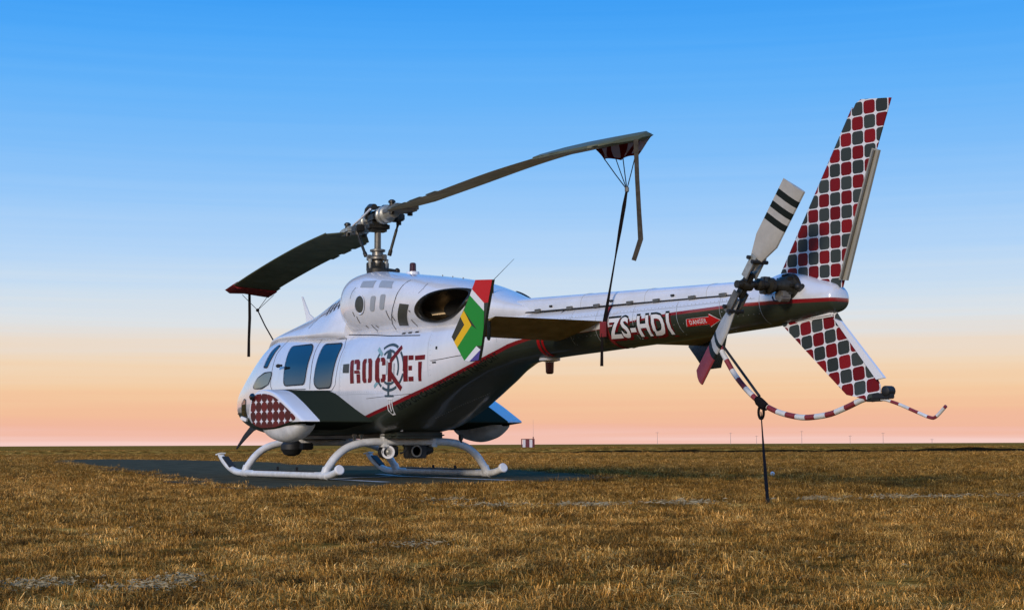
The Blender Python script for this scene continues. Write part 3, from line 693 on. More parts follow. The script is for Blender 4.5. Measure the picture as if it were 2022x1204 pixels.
for x in (1.74, 1.88, 2.03): decal('latch', [[(x, 1.80), (x+.08, 1.797), (x+.08, 1.815), (x, 1.818)]], m_seam, fus, FT, .006)
bm = bmesh.new(); lathe(bm, (.98, 0, 2.65), (0, 0, 1), [(0, .09), (.035, .085), (.045, .05)]); bl = obj('beacon_base', bm, m_white, cowl)
bm = bmesh.new(); lathe(bm, (.98, 0, 2.69), (0, 0, 1), [(0, .045), (.10, .042), (.115, .03)]); obj('beacon_lamp', bm, m_beacon, cowl)
for x, z in ((1.75, 2.555), (2.0, 2.515), (2.25, 2.475)):
    bm = bmesh.new(); cyl(bm, (x, 0, z-.02), (x, 0, z+.02), .010, .006, 6); obj('vent_stub', bm, m_steel, cowl)
# roof fairing louvres and blade antenna
bvh_r = BVHTree.FromObject(ramp_o, bpy.context.evaluated_depsgraph_get())
for i in range(4):
    x = -.90+.13*i; decal('louvre_slot', strip([(x+.06, 2.38+.02*i), (x+.22, 2.22+.02*i)], .03), m_seam, ramp_o, [bvh_r], .004)
decal('skin_joint', strip([(-1.1, 2.06), (-.95, 2.22), (-.6, 2.30), (-.3, 2.34)], .010), m_seam, ramp_o, [bvh_r], .003)
bm = bmesh.new()
for y in (-.008,): prism(bm, [(-2.22, y, 2.20), (-1.92, y, 2.27), (-2.12, y, 2.36), (-2.36, y, 2.64), (-2.40, y, 2.645), (-2.235, y, 2.33)], (0, .016, 0))
obj('blade_antenna', bm, m_white, heli, smooth=False)

# ---- sponsons
def sponson_mat():
    m = mat('sponson_paint', WHITE, .3, coat=.4); n = m.node_tree; b = n.nodes['Principled BSDF']; l = n.links.new
    t = n.nodes['Texture Coordinate']; s_ = n.nodes.new('ShaderNodeSeparateXYZ'); l(t.outputs['Object'], s_.inputs[0])
    def q(op, a, c=None):
        k = n.nodes.new('ShaderNodeMath'); k.operation = op
        for i, v in enumerate((a, c)):
            if v is None: continue
            if hasattr(v, 'is_output'): l(v, k.inputs[i])
            else: k.inputs[i].default_value = v
        return k.outputs[0]
    edge = q('ADD', q('MULTIPLY', s_.outputs['X'], .04), 1.345)
    f = q('MULTIPLY', q('GREATER_THAN', q('ABSOLUTE', s_.outputs['Y']), edge), q('GREATER_THAN', s_.outputs['Z'], .728))
    mx = n.nodes.new('ShaderNodeMix'); mx.data_type = 'RGBA'; mx.inputs[6].default_value = (.026, .032, .022, 1); mx.inputs[7].default_value = (*WHITE, 1); l(f, mx.inputs[0]); l(mx.outputs[2], b.inputs['Base Color'])
    l(q('MULTIPLY', f, .45), b.inputs['Specular IOR Level']); l(q('SUBTRACT', .5, q('MULTIPLY', f, .22)), b.inputs['Roughness']); l(q('MULTIPLY', f, .4), b.inputs['Coat Weight']); return m
m_spon = sponson_mat()
for sd_ in (-1, 1):
    AF = [(-.56, .84), (-.51, 1.0), (-.42, 1.09), (-.26, 1.15), (-.02, 1.16), (.25, 1.11), (.62, .965), (1.11, .745), (1.11, .722), (.72, .69), (.30, .645), (-.10, .635), (-.36, .68), (-.52, .76)]
    bm = bmesh.new(); rows = []
    for y, sc, ox in ((.66, 1.02, .0), (1.0, 1.0, .0), (1.3, 1.0, .0), (1.59, 1.0, .0), (1.62, .985, .0), (1.63, .955, -.0)):
        rows.append([bm.verts.new((.1+(x-.1)*sc+ox, sd_*y, .86+(z-.86)*sc)) for x, z in rounded(AF, .10, 2)])
    n = len(rows[0])
    for ri, (a, b) in enumerate(zip(rows, rows[1:])):
        for k in range(n):
            f = bm.faces.new((a[k], a[(k+1) % n], b[(k+1) % n], b[k])); f.smooth = True
    bm.faces.new(rows[-1]); sp_ = obj('sponson', bm, m_spon, heli, auto=40)
    EF = rounded([(-.45, .80), (-.42, 1.02), (-.30, 1.10), (.02, 1.105), (.28, 1.06), (.60, .93), (.98, .765), (.60, .70), (.28, .66), (-.10, .66), (-.33, .70)], .12, 3)
    bm = bmesh.new(); prism(bm, [(x, sd_*1.631, z) for x, z in EF], (0, sd_*.012, 0)); obj('end_cap', bm, m_chk3, sp_, smooth=False)
    if sd_ < 0:
        bm = bmesh.new(); lathe(bm, (-.36, -1.643, 1.07), (0, -1, 0), [(0, .05), (.03, .045), (.05, .02)], 12); obj('position_lamp', bm, m_glass, sp_)
    # wheel-well fairing below
    bm = bmesh.new(); prof = [(-.70, .02), (-.55, .12), (-.25, .20), (.15, .23), (.55, .19), (.85, .09), (.98, .02)]; rings = []
    for x, h in zip(np.linspace(-.32, .96, 24), pchip([q[0] for q in prof], [q[1] for q in prof], np.clip(np.linspace(-.70, .98, 24), -.70, .98))):
        rings.append([bm.verts.new((x, sd_*(1.45+.16*math.cos(t)*min(1, (h/.2)**.4)), .70-h*abs(math.sin(t))**.75)) for t in [math.pi*k/16 for k in range(17)]])
    for a, b in zip(rings, rings[1:]):
        for k in range(16): bm.faces.new((a[k], a[k+1], b[k+1], b[k]))
    obj('wheel_fairing', bm, m_skid, sp_, auto=60)

# ---- skids
def arch(x): return [(x, -1.20, .075), (x, -1.15, .16), (x, -1.05, .285), (x, -.92, .385), (x, -.76, .445), (x, -.58, .472), (x, -.3, .478), (x, 0, .478), (x, .3, .478), (x, .58, .472), (x, .76, .445), (x, .92, .385), (x, 1.05, .285), (x, 1.15, .16), (x, 1.20, .075)]
for x in (-1.64, .87):
    bm = bmesh.new(); tube(bm, smooth_path(arch(x), 4), .050, 14); o = obj('cross_tube', bm, m_skid, heli)
    for y in (-1, 1):
        bm = bmesh.new(); box(bm, (x, y*.36, .50), (.10, .07, .16)); box(bm, (x, y*.36, .425), (.13, .09, .035)); obj('saddle', bm, m_skid, o)
for y in (-1.2, 1.2):
    bm = bmesh.new()
    tube(bm, smooth_path([(-2.52, y, .30), (-2.36, y, .20), (-2.15, y, .115), (-1.92, y, .066), (-1.6, y, .056), (-.4, y, .056), (.8, y, .056), (1.02, y, .064), (1.16, y, .09), (1.27, y, .125)], 4), .045, 14)
    sk = obj('skid_tube', bm, m_skid, heli)
    bm = bmesh.new(); lathe(bm, (1.25, y, .12), (1, 0, .32), [(0, .05), (.015, .063), (.045, .063), (.055, .052)], 18); obj('end_cap', bm, m_whited, sk)
    bm = bmesh.new(); box(bm, (-2.53, y, .315), (.17, .09, .02), (1, 0, .12)); obj('toe_plate', bm, m_skid, sk)
    bm = bmesh.new(); box(bm, (-2.22, y, .205), (.30, .10, .02), (1, 0, -.52)); obj('step_pad', bm, m_rub, sk)
    for x in (-1.64, .87):
        bm = bmesh.new(); cyl(bm, (x-.08, y, .056), (x+.08, y, .056), .051); cyl(bm, (x, y, .06), (x, y*.972, .15), .056); obj('clamp', bm, m_skid, sk)
    for x in (-.55, .05):
        bm = bmesh.new(); box(bm, (x, y, .125), (.03, .03, .06)); obj('tread_bolt', bm, m_rub, sk)
    bm = bmesh.new(); box(bm, (-.35, y, .102), (1.9, .06, .012)); obj('tread_strip', bm, m_rub, sk)

# ---- belly equipment
bm = bmesh.new(); box(bm, (-.4, 0, .555), (3.0, .80, .06), bev=.4); obj('belly_panel', bm, m_sheet, heli)
bm = bmesh.new(); box(bm, (.85, 0, .56), (.7, .74, .08), bev=.4); obj('belly_panel', bm, m_sheet, heli)
lamp_y = -.31
bm = bmesh.new(); cyl(bm, (.90, -.31, .345), (.74, -.29, .345), .085); box(bm, (.78, -.20, .36), (.16, .14, .16)); sl = obj('landing_lamp', bm, m_rub, heli)
bm = bmesh.new(); lathe(bm, (.905, -.315, .345), (.88, -.47, 0), [(0, .085), (.02, .085), (.02, .060), (0, .055)], 20); obj('lamp_rim', bm, m_whited, sl)
bm = bmesh.new(); lathe(bm, (.903, -.314, .345), (.88, -.47, 0), [(0, .040), (.01, .026), (.02, .01)], 16); obj('lamp_glass', bm, m_alu, sl)
bm = bmesh.new(); box(bm, (.80, .14, .345), (.20, .25, .17), bev=.08); cyl(bm, (.80, .27, .36), (.80, .37, .40), .075); sl = obj('cable_box', bm, m_rub, heli)
bm = bmesh.new(); lathe(bm, (.905, .10, .355), (1, 0, 0), [(0, .078), (.014, .078), (.014, .06), (0, .058)], 20); obj('box_ring', bm, m_steel, sl)
bm = bmesh.new(); tube(bm, smooth_path([(.9, -.1, .43), (.92, -.06, .40), (.93, -.10, .345), (.92, -.15, .33)]), .014, 8); obj('cable', bm, m_rub, heli)
bm = bmesh.new(); lathe(bm, (-1.45, -.58, .50), (0, 0, -1), [(0, .10), (.05, .15), (.12, .155), (.19, .11), (.215, .04)], 18); box(bm, (-1.3, -.45, .42), (.25, .16, .10)); o = obj('camera_turret', bm, m_rub, heli)
for y in (-.62, -.52):
    bm = bmesh.new(); box(bm, (.55, y, .515), (.03, .03, .09)); box(bm, (.55, y, .56), (.05, .05, .03)); obj('tie_lug', bm, m_alu, heli)
bm = bmesh.new(); box(bm, (.9, .78, .53), (.05, .05, .07)); cyl(bm, (.9, .78, .53), (.9, .78, .46), .02); obj('drain_pipe', bm, m_steel2, heli)
# nose: cutter blades and pitot
bm = bmesh.new(); prism(bm, [(-4.08, -.01, .80), (-3.86, -.01, .72), (-4.14, -.01, .66), (-4.42, -.01, .545), (-4.80, -.01, .375), (-4.78, -.01, .41), (-4.5, -.01, .60), (-4.25, -.01, .73)], (0, .02, 0)); obj('wire_cutter', bm, m_rub, heli, smooth=False)
bm = bmesh.new(); cyl(bm, (-4.22, -.1, .93), (-4.52, -.1, .935), .012, .008, 8); obj('pitot_tube', bm, m_steel2, heli)
bm = bmesh.new(); box(bm, (-3.1, -.60, .83), (.14, .04, .05), (1, .3, -.3)); obj('static_port', bm, m_whited, heli)

# ---- rotor mast, hub and controls
bm = bmesh.new(); lathe(bm, (0, 0, 2.70), (0, 0, 1), [(0, .13), (.07, .13), (.075, .09), (.24, .075), (.26, .047), (.80, .044), (.86, .06)], 20); mast = obj('rotor_mast', bm, m_steel, heli)
bm = bmesh.new(); lathe(bm, (0, 0, 2.765), (0, 0, 1), [(0, .15), (.05, .15), (.09, .11), (.12, .11)], 20)
for a in range(0, 360, 60): box(bm, (.12*math.cos(rad(a)), .12*math.sin(rad(a)), 2.85), (.055, .055, .12))
obj('mast_base', bm, m_steel2, mast)
bm = bmesh.new(); lathe(bm, (0, 0, 2.93), (0, 0, 1), [(0, .08), (.02, .125), (.05, .125), (.07, .08), (.12, .075), (.13, .105), (.155, .105), (.165, .06)], 22)
for a in (20, 140, 260): box(bm, (.12*math.cos(rad(a)), .12*math.sin(rad(a)), 2.97), (.07, .055, .08))
obj('swashplate', bm, m_steel, mast)
for a in (40, 160, 280):
    bm = bmesh.new(); c_, s_ = math.cos(rad(a)), math.sin(rad(a)); cyl(bm, (.11*c_, .11*s_, 2.80), (.13*c_, .13*s_, 2.95), .028); obj('servo', bm, m_alu, mast)
bm = bmesh.new(); tube(bm, [(.05, -.05, 2.80), (.10, .14, 2.80), (.10, .24, 2.79)], .028, 8); bmesh.ops.create_icosphere(bm, subdivisions=2, radius=.04, matrix=Matrix.Translation((.10, .25, 2.80))); obj('control_arm', bm, m_steel2, mast)
PSI = rad(-5.6); cp, sp = math.cos(PSI), math.sin(PSI)
def RP(r, t, z): return Vector((r*cp-t*sp, r*sp+t*cp, z))      # r outward toward the tail, t toward starboard
hub = None
bm = bmesh.new(); box(bm, (0, 0, 3.52), (.34, .22, .20), (cp, sp, .02), bev=.3); box(bm, (0, 0, 3.40), (.22, .30, .14), (cp, sp, 0), bev=.3)
hub = obj('rotor_hub', bm, m_steel2, heli)
bm = bmesh.new(); tube(bm, [RP(-.16, -.10, 3.56), RP(-.12, -.10, 3.64), RP(-.02, -.10, 3.67), RP(.12, -.10, 3.65)], .045, 10); tube(bm, [RP(-.16, .10, 3.56), RP(-.12, .10, 3.64), RP(-.02, .10, 3.67), RP(.12, .10, 3.65)], .045, 10)
box(bm, RP(.02, 0, 3.66), (.10, .16, .03), (cp, sp, 0)); box(bm, RP(-.15, 0, 3.55), (.06, .26, .06), (cp, sp, 0)); obj('flap_frame', bm, m_steel2, hub)
bm = bmesh.new(); tube(bm, [RP(-.45, -.19, 3.46), RP(-.10, -.20, 3.52), RP(.22, -.20, 3.60)], .014, 8); obj('hydraulic_line', bm, m_whited, hub)
for s_, z0, z1 in ((1, 3.55, 3.54), (-1, 3.50, 3.40)):
    bm = bmesh.new()
    lathe(bm, RP(s_*.16, 0, 3.53), RP(s_, 0, 0)*1+Vector((0, 0, (z1-z0)*.6)), [(0, .10), (.03, .122), (.07, .122), (.08, .108), (.14, .108), (.15, .122), (.20, .122), (.22, .09), (.26, .085), (.42, .08)], 16)
    o = obj('blade_grip', bm, m_alu, hub)
    bm = bmesh.new(); zz = z0+(z1-z0)*.5
    box(bm, RP(s_*.60, 0, zz), (.42, .20, .055), (cp*s_, sp*s_, (z1-z0)*.7)); box(bm, RP(s_*.85, 0, zz-.01), (.34, .34, .09), (cp*s_, sp*s_, (z1-z0)*.7), bev=.25)
    obj('grip_tang', bm, m_alu if s_ < 0 else m_steel, hub)
    for t in (-.13, .13):
        bm = bmesh.new(); cyl(bm, RP(s_*.80, t, zz-.09), RP(s_*.80, t, zz+.07), .036, .034, 12); lathe(bm, RP(s_*.80, t, zz+.065), (0, 0, 1), [(0, .05), (.025, .046), (.04, .025)], 12); obj('blade_bolt', bm, m_steel2, hub)
    bm = bmesh.new(); box(bm, RP(s_*.30, s_*.17, zz-.05), (.22, .12, .10), (cp*s_, sp*s_, 0)); cyl(bm, RP(s_*.26, s_*.20, zz-.05), RP(s_*.26, s_*.20, zz-.14), .035); obj('pitch_horn', bm, m_steel2, hub)
    bm = bmesh.new(); a_ = RP(s_*.24, s_*.20, zz-.12); b_ = RP(s_*.10, s_*.13, 3.0)
    tube(bm, [a_, a_.lerp(b_, .15), a_.lerp(b_, .2), a_.lerp(b_, .8), a_.lerp(b_, .85), b_], [.020, .014, .020, .020, .028, .028], 10); obj('pitch_link', bm, m_steel2, hub)

# ---- main rotor blades: aerofoil, droop, trailing-edge tabs
def blade_mesh(s_, rz, pitch):
    r = [q[0] for q in rz]; z = [q[1] for q in rz]; bm = bmesh.new(); rings = []; TIP = 6.42 if s_ > 0 else 5.78; rs_ = np.concatenate([[.86, .95, 1.05, 1.2], np.linspace(1.4, TIP-.12, 36), [TIP-.06, TIP]])
    sec = [(-.5, 0), (-.49, .022), (-.44, .042), (-.30, .058), (-.1, .056), (.15, .038), (.35, .018), (.5, .004), (.5, -.004), (.35, -.010), (.15, -.018), (-.1, -.026), (-.30, -.030), (-.44, -.026), (-.49, -.014)]
    for R in rs_:
        Z = float(pchip(r, z, np.array([R]))[0]); c = .72*(1 if R > 1.2 else .55+.45*(R-.86)/.34); le = 0
        if R > TIP-.12: le = (R-TIP+.12)*1.2
        ring = []
        for t, h in sec:
            tt = t*c if t > -.45 or R <= TIP-.12 else t*c+le
            # leading edge: port for the fore blade, starboard for the aft one
            lat = -s_*tt if s_ > 0 else tt
            q = RP(s_*R, lat, Z+h*.55*c/.72); q.z += (tt*math.tan(rad(pitch)))
            ring.append(bm.verts.new(q))
        rings.append(ring)
    n = len(sec)
    for a, b in zip(rings, rings[1:]):
        for k in range(n):
            f = bm.faces.new((a[k], a[(k+1) % n], b[(k+1) % n], b[k])); f.material_index = 1 if k in (8, 9, 10, 11, 12, 13) else 0
    bm.faces.new(rings[0]); bm.faces.new(rings[-1][::-1]); return bm
AFT = [(.8, 3.53), (1.45, 3.535), (2.53, 3.54), (3.9, 3.55), (5.1, 3.53), (6.16, 3.46), (6.5, 3.43)]
FOR = [(.8, 3.40), (1.9, 3.36), (3.0, 3.29), (4.5, 3.16), (5.9, 3.01), (6.5, 2.945)]
PA = -14.0
def zat(rz, R): return float(pchip([q[0] for q in rz], [q[1] for q in rz], np.array([R]))[0])
for s_, rz, pt in ((1, AFT, PA), (-1, FOR, -5.0)):
    b = obj('main_rotor_blade', blade_mesh(s_, rz, pt), [m_blade, m_bladeu if s_ > 0 else m_blade], heli, auto=40)
    for R, L_ in ((1.35, .5), (1.95, .35), (2.45, .3), (5.2, .25), (5.55, .2)):
        bm = bmesh.new(); lat = .36
        P = [RP(s_*R, -s_*lat if s_ > 0 else lat, 0), RP(s_*(R+L_), -s_*lat if s_ > 0 else lat, 0), RP(s_*(R+L_*.95), -s_*(lat+.035) if s_ > 0 else lat+.035, 0), RP(s_*(R+L_*.05), -s_*(lat+.035) if s_ > 0 else lat+.035, 0)]
        for p, RR in zip(P, (R, R+L_, R+L_, R)): p.z = zat(rz, RR)+lat*math.tan(rad(pt))-.004
        prism(bm, P, (0, 0, .008)); obj('trim_tab', bm, m_blade, b, smooth=False)
    bm = bmesh.new(); lat = -.345
    tube(bm, [RP(s_*R, -s_*lat if s_ > 0 else lat, zat(rz, R)+lat*math.tan(rad(pt))+.004) for R in np.linspace(1.1, 5.75, 20)], .012, 8); obj('leading_edge_strip', bm, m_steel if s_ > 0 else m_blade, b)

# ---- tailplane with end plates
def aero(chord, th, n=14):
    up_ = [(chord*(1-math.cos(math.pi*k/n))/2, th*2.2*(.2969*math.sqrt(q)-.126*q-.3516*q*q+.2843*q**3-.1015*q**4)) for k in range(n+1) for q in [(1-math.cos(math.pi*k/n))/2]]
    return up_+[(x, -h) for x, h in up_[-2:0:-1]]
EPL = [(5.144, 2.105), (5.463, 2.08), (5.385, 1.856), (5.305, 1.62), (5.239, 1.39), (5.20, 1.285), (5.02, 1.278), (4.924, 1.288), (4.783, 1.436), (4.665, 1.553), (4.844, 1.752), (5.035, 1.957)]
for sd_ in (-1, 1):
    bm = bmesh.new(); rings = []
    for y, x0, ch in ((.22, 4.62, .90), (.5, 4.68, .82), (1.57, 4.80, .66)):
        rings.append([bm.verts.new((x0+px_, sd_*y, 1.638+h*1.6+(px_/ch-.50)*.15)) for px_, h in aero(ch, .075)])
    n = len(rings[0])
    for a, b in zip(rings, rings[1:]):
        for k in range(n): bm.faces.new((a[k], a[(k+1) % n], b[(k+1) % n], b[k]))
    bm.faces.new(rings[0]); bm.faces.new(rings[-1][::-1]); tp = obj('tailplane', bm, m_bladeu, heli, auto=40)
    bm = bmesh.new(); prism(bm, [(x, sd_*1.575, z) for x, z in EPL], (0, sd_*.03, 0)); ep = obj('end_plate', bm, m_blackp if sd_ < 0 else m_dark, heli, smooth=False)
    if sd_ < 0:
        Y = -1.608
        G = dict(flag_red=(m_redl, [[(5.144, 2.105), (5.463, 2.08), (5.385, 1.856), (5.309, 1.857), (5.075, 2.016)]]),
                 flag_white=(m_whited, [[(5.075, 2.016), (5.309, 1.857), (5.308, 1.775), (5.035, 1.957)], [(5.162, 1.43), (5.239, 1.39), (5.024, 1.281), (4.924, 1.290)]]),
                 flag_green=(m_green, [[(5.035, 1.957), (5.308, 1.775), (5.300, 1.60), (5.17, 1.60), (4.915, 1.81)], [(5.064, 1.648), (5.17, 1.60), (5.300, 1.60), (5.259, 1.43), (5.162, 1.43), (4.924, 1.293), (4.783, 1.436)]]),
                 flag_yellow=(m_yel, [[(4.915, 1.81), (5.064, 1.648), (4.925, 1.663), (4.844, 1.752)], [(5.064, 1.648), (4.783, 1.436), (4.72, 1.498), (4.925, 1.663)]]),
                 flag_blue=(m_blue, [[(5.239, 1.39), (5.2, 1.287), (5.024, 1.281)]]))
        for nm, (m_, polys) in G.items():
            bm = bmesh.new()
            for p in polys:
                f = bm.faces.new([bm.verts.new((x, Y, z)) for x, z in p]); f.normal_update()
                if f.normal.y > 0: f.normal_flip()
            obj(nm, bm, m_, ep, smooth=False, recalc=False)
        bm = bmesh.new(); lathe(bm, (5.32, -1.56, 1.70), (0, 0, -1), [(0, .012), (.02, .02), (.2, .02), (.22, .01)], 8); obj('plate_hinge', bm, m_ink, ep)

# ---- fins
def fin(poly, y, tes, m_, name):
    bm = bmesh.new(); th = [(.006 if i in tes else y) for i in range(len(poly))]
    a = [bm.verts.new((x, -t, z)) for (x, z), t in zip(poly, th)]; b = [bm.verts.new((x, t, z)) for (x, z), t in zip(poly, th)]; n = len(a)
    f1 = bm.faces.new(a[::-1]); f2 = bm.faces.new(b)
    for i in range(n): bm.faces.new((a[i], a[(i+1) % n], b[(i+1) % n], b[i]))
    bmesh.ops.triangulate(bm, faces=[f1, f2]); return obj(name, bm, m_, heli, smooth=False)
uf = fin([(7.96, 1.95), (8.895, 3.33), (8.935, 3.39), (9.0, 3.415), (9.31, 3.375), (9.125, 2.95), (8.69, 1.80)], .042, (4, 5, 6), m_chk, 'upper_fin')
bm = bmesh.new(); cyl(bm, (7.97, 0, 1.98), (8.90, 0, 3.345), .046, .044, 12); obj('leading_edge', bm, m_chk, uf)
bm = bmesh.new(); prism(bm, [(9.12, -.05, 2.965), (9.20, -.05, 2.935), (8.785, -.05, 1.85), (8.69, -.05, 1.865)], (0, .025, 0)); obj('rudder_tab', bm, m_tabw, uf, smooth=False)
bm = bmesh.new(); tube(bm, [(9.155, -.058, 2.94), (8.735, -.058, 1.87)], .012, 8); obj('tab_hinge', bm, m_steel, uf)
lf = fin([(7.90, 1.56), (8.60, 1.60), (9.05, 1.02), (9.10, .93), (9.10, .85), (8.98, .81), (8.74, .855)], .038, (1, 2, 3, 4), m_chk2, 'lower_fin')
bm = bmesh.new(); prism(bm, [(8.615, -.05, 1.53), (8.70, -.05, 1.50), (9.19, -.05, .985), (9.10, -.05, .975)], (0, .03, 0)); obj('rudder_tab', bm, m_tabb, lf, smooth=False)
bm = bmesh.new(); box(bm, (9.13, 0, .835), (.20, .07, .05)); lathe(bm, (9.19, -.05, .875), (0, 1, 0), [(0, .03), (.01, .045), (.09, .045), (.10, .03)], 12); obj('bumper', bm, m_rub, lf)
bm = bmesh.new(); box(bm, (8.28, 0, 1.56), (.62, .09, .05), (1, 0, .05), bev=.3); obj('fin_fillet', bm, m_whited, lf)

# ---- tail rotor guard: candy-striped tube, brace and stinger
GP = smooth_path([(7.03, 0, 1.46), (7.065, 0, 1.331), (7.151, 0, 1.214), (7.243, 0, 1.099), (7.348, 0, .998), (7.452, 0, .914), (7.60, 0, .818), (7.76, 0, .75), (7.893, 0, .71), (8.058, 0, .68), (8.188, 0, .668), (8.348, 0, .675), (8.505, 0, .694), (8.63, 0, .727), (8.752, 0, .764), (8.873, 0, .805), (8.97, 0, .825)], 4)
def striped(P, r, seg_len, name, parent, start=0):
    bm = bmesh.new(); fs = []; acc = 0; ms = []
    for i in range(len(P)-1): ms.append(acc); acc += (P[i+1]-P[i]).length
    f = tube(bm, P, r, 12)
    for k, q in enumerate(f): q.material_index = int(ms[k//12]/seg_len+start) % 2
    return obj(name, bm, [m_trr, m_skid], parent)
def resample(P, d):
    out_ = [P[0]]; acc = 0
    for a, b in zip(P, P[1:]):
        L_ = (b-a).length; k = max(1, int(L_/d))
        for j in range(1, k+1): out_.append(a.lerp(b, j/k))
    return out_
guard = striped(resample(GP, .012), .026, .125, 'tail_guard', heli)
bm = bmesh.new(); tube(bm, [(7.08, .02, 1.36), (7.59, .0, .875)], .013, 8); obj('guard_brace', bm, m_rub, guard)
ST = smooth_path([(9.0, 0, .80), (9.135, 0, .805), (9.24, 0, .78), (9.332, 0, .751), (9.5, 0, .69), (9.635, 0, .645), (9.70, 0, .650), (9.807, 0, .735)], 5)
striped(resample(ST, .012), [.018]*0 or .014, .105, 'stinger', heli, 0)
bm = bmesh.new(); box(bm, (9.03, 0, .812), (.16, .05, .045)); obj('stinger_clamp', bm, m_steel2, heli)

# ---- tail rotor
HUBT = Vector((8.20, -.70, 1.83))
bm = bmesh.new(); lathe(bm, (8.215, -.16, 1.838), (0, -1, 0), [(0, .12), (.05, .12), (.055, .10), (.12, .085), (.16, .06), (.22, .045), (.24, .07), (.28, .07), (.29, .035), (.36, .032), (.37, .055), (.41, .055), (.42, .03), (.60, .03)], 20)
for a in range(0, 360, 45): box(bm, (8.215+.092*math.cos(rad(a)), -.235, 1.838+.092*math.sin(rad(a))), (.030, .07, .030))
gb = obj('tail_gearbox', bm, m_steel2, heli)
bm = bmesh.new(); box(bm, (8.24, -.29, 1.75), (.10, .12, .08)); box(bm, (8.19, -.45, 1.88), (.07, .09, .07)); box(bm, (8.16, -.42, 1.79), (.06, .12, .05)); cyl(bm, (8.27, -.26, 1.72), (8.27, -.36, 1.72), .03); obj('gearbox_fitting', bm, m_steel, gb)
bm = bmesh.new(); bmesh.ops.create_icosphere(bm, subdivisions=2, radius=.035, matrix=Matrix.Translation((8.345, -.205, 1.825))); cyl(bm, (8.345, -.15, 1.825), (8.345, -.20, 1.825), .03); obj('filler_cap', bm, m_rub, gb)
bm = bmesh.new(); tube(bm, smooth_path([(8.05, -.24, 1.76), (8.10, -.27, 1.72), (8.18, -.28, 1.71)]), .008, 6); tube(bm, smooth_path([(7.95, -.24, 1.79), (8.06, -.27, 1.80), (8.16, -.30, 1.80)]), .008, 6); obj('hydraulic_line', bm, m_rub, gb)
ang = rad(51); bx = Vector((math.cos(ang), 0, math.sin(ang))); bc = Vector((-math.sin(ang), 0, math.cos(ang)))
bm = bmesh.new(); box(bm, HUBT, (.26, .06, .085), bx, bev=.2); lathe(bm, HUBT+Vector((0, .06, 0)), (0, -1, 0), [(0, .055), (.08, .055), (.11, .035), (.16, .035)], 14)
thub = obj('tail_rotor_hub', bm, m_steel2, heli)
for s_ in (-1, 1):
    bm = bmesh.new(); box(bm, HUBT+bx*s_*.19+Vector((0, -.055, 0)), (.22, .018, .075), bx); box(bm, HUBT+bx*s_*.19+Vector((0, .055, 0)), (.22, .018, .075), bx); obj('yoke_plate', bm, m_steel if s_ < 0 else m_alu, thub)
    bm = bmesh.new()
    for q in (-.035, .035): cyl(bm, HUBT+bx*s_*.26+bc*q+Vector((0, -.09, 0)), HUBT+bx*s_*.26+bc*q+Vector((0, .09, 0)), .018, seg=8)
    obj('yoke_bolt', bm, m_rub, thub)
    bm = bmesh.new(); tube(bm, [HUBT+bx*s_*.06+bc*.10+Vector((0, .12, 0)), HUBT+bx*s_*.20+bc*.10+Vector((0, .02, 0))], .016, 8); obj('pitch_link', bm, m_steel2, thub)
def tail_blade(s_, pitch, marks):
    pc = (bc*math.cos(rad(pitch))+Vector((0, math.sin(rad(pitch)), 0))); pn = bx.cross(pc).normalized(); bm = bmesh.new(); rings = []
    rs_ = [.16, .22, .30, .40, .46]+list(np.linspace(.50, 1.02, 27)); sec = [(-.5, 0), (-.46, .022), (-.3, .038), (0, .034), (.3, .014), (.5, .002), (.5, -.002), (.3, -.010), (0, -.022), (-.3, -.028), (-.46, -.018)]
    for R in rs_:
        c = .238*(1 if R > .46 else .42+.58*max(0, (R-.22))/.24); off = .03*(1-min(1, R/.46))
        rings.append([bm.verts.new(HUBT+bx*s_*R+pc*(t*c+off)+pn*h*.6) for t, h in sec])
    n = len(sec)
    for i, (a, b) in enumerate(zip(rings, rings[1:])):
        R = (rs_[i]+rs_[i+1])/2; mi = 0
        for lo, hi, k in marks:
            if lo <= R < hi: mi = k
        for k in range(n):
            f = bm.faces.new((a[k], a[(k+1) % n], b[(k+1) % n], b[k])); f.material_index = mi
    bm.faces.new(rings[0]); f = bm.faces.new(rings[-1][::-1]); f.material_index = mi
    return obj('tail_rotor_blade', bm, [m_trw, m_ink, m_trr], heli, auto=40)
tail_blade(1, -20, [(.62, .68, 1), (.74, .80, 1), (.86, .92, 1)])
tail_blade(-1, 20, [(.58, .615, 1), (.68, .74, 1), (.74, 1.1, 2)])

# ---- boom underside: beacon; whip and far end of the antennas
bm = bmesh.new(); lathe(bm, (4.13, 0, 1.395), (0, 0, -1), [(-.01, .12), (.02, .12), (.035, .05), (.04, .05)], 18); ub = obj('belly_beacon', bm, m_whited, heli)
bm = bmesh.new(); lathe(bm, (4.13, 0, 1.36), (0, 0, -1), [(0, .05), (.12, .045), (.135, .03)], 14); obj('beacon_lamp', bm, m_beacon, ub)
bm = bmesh.new(); cyl(bm, (3.25, -.2, 2.16), (3.26, -.2, 2.36), .012, .008, 6); cyl(bm, (3.26, -.2, 2.355), (3.71, -.2, 2.56), .004, .002, 5); obj('whip_antenna', bm, m_steel2, heli)
bm = bmesh.new(); box(bm, (4.75, -.205, 1.90), (.03, .03, .07)); tube(bm, [(4.75, -.215, 1.885), (4.66, -.26, 1.82), (4.58, -.30, 1.74), (4.55, -.325, 1.68)], .010, 6); obj('fuel_vent_line', bm, m_seam, boom)

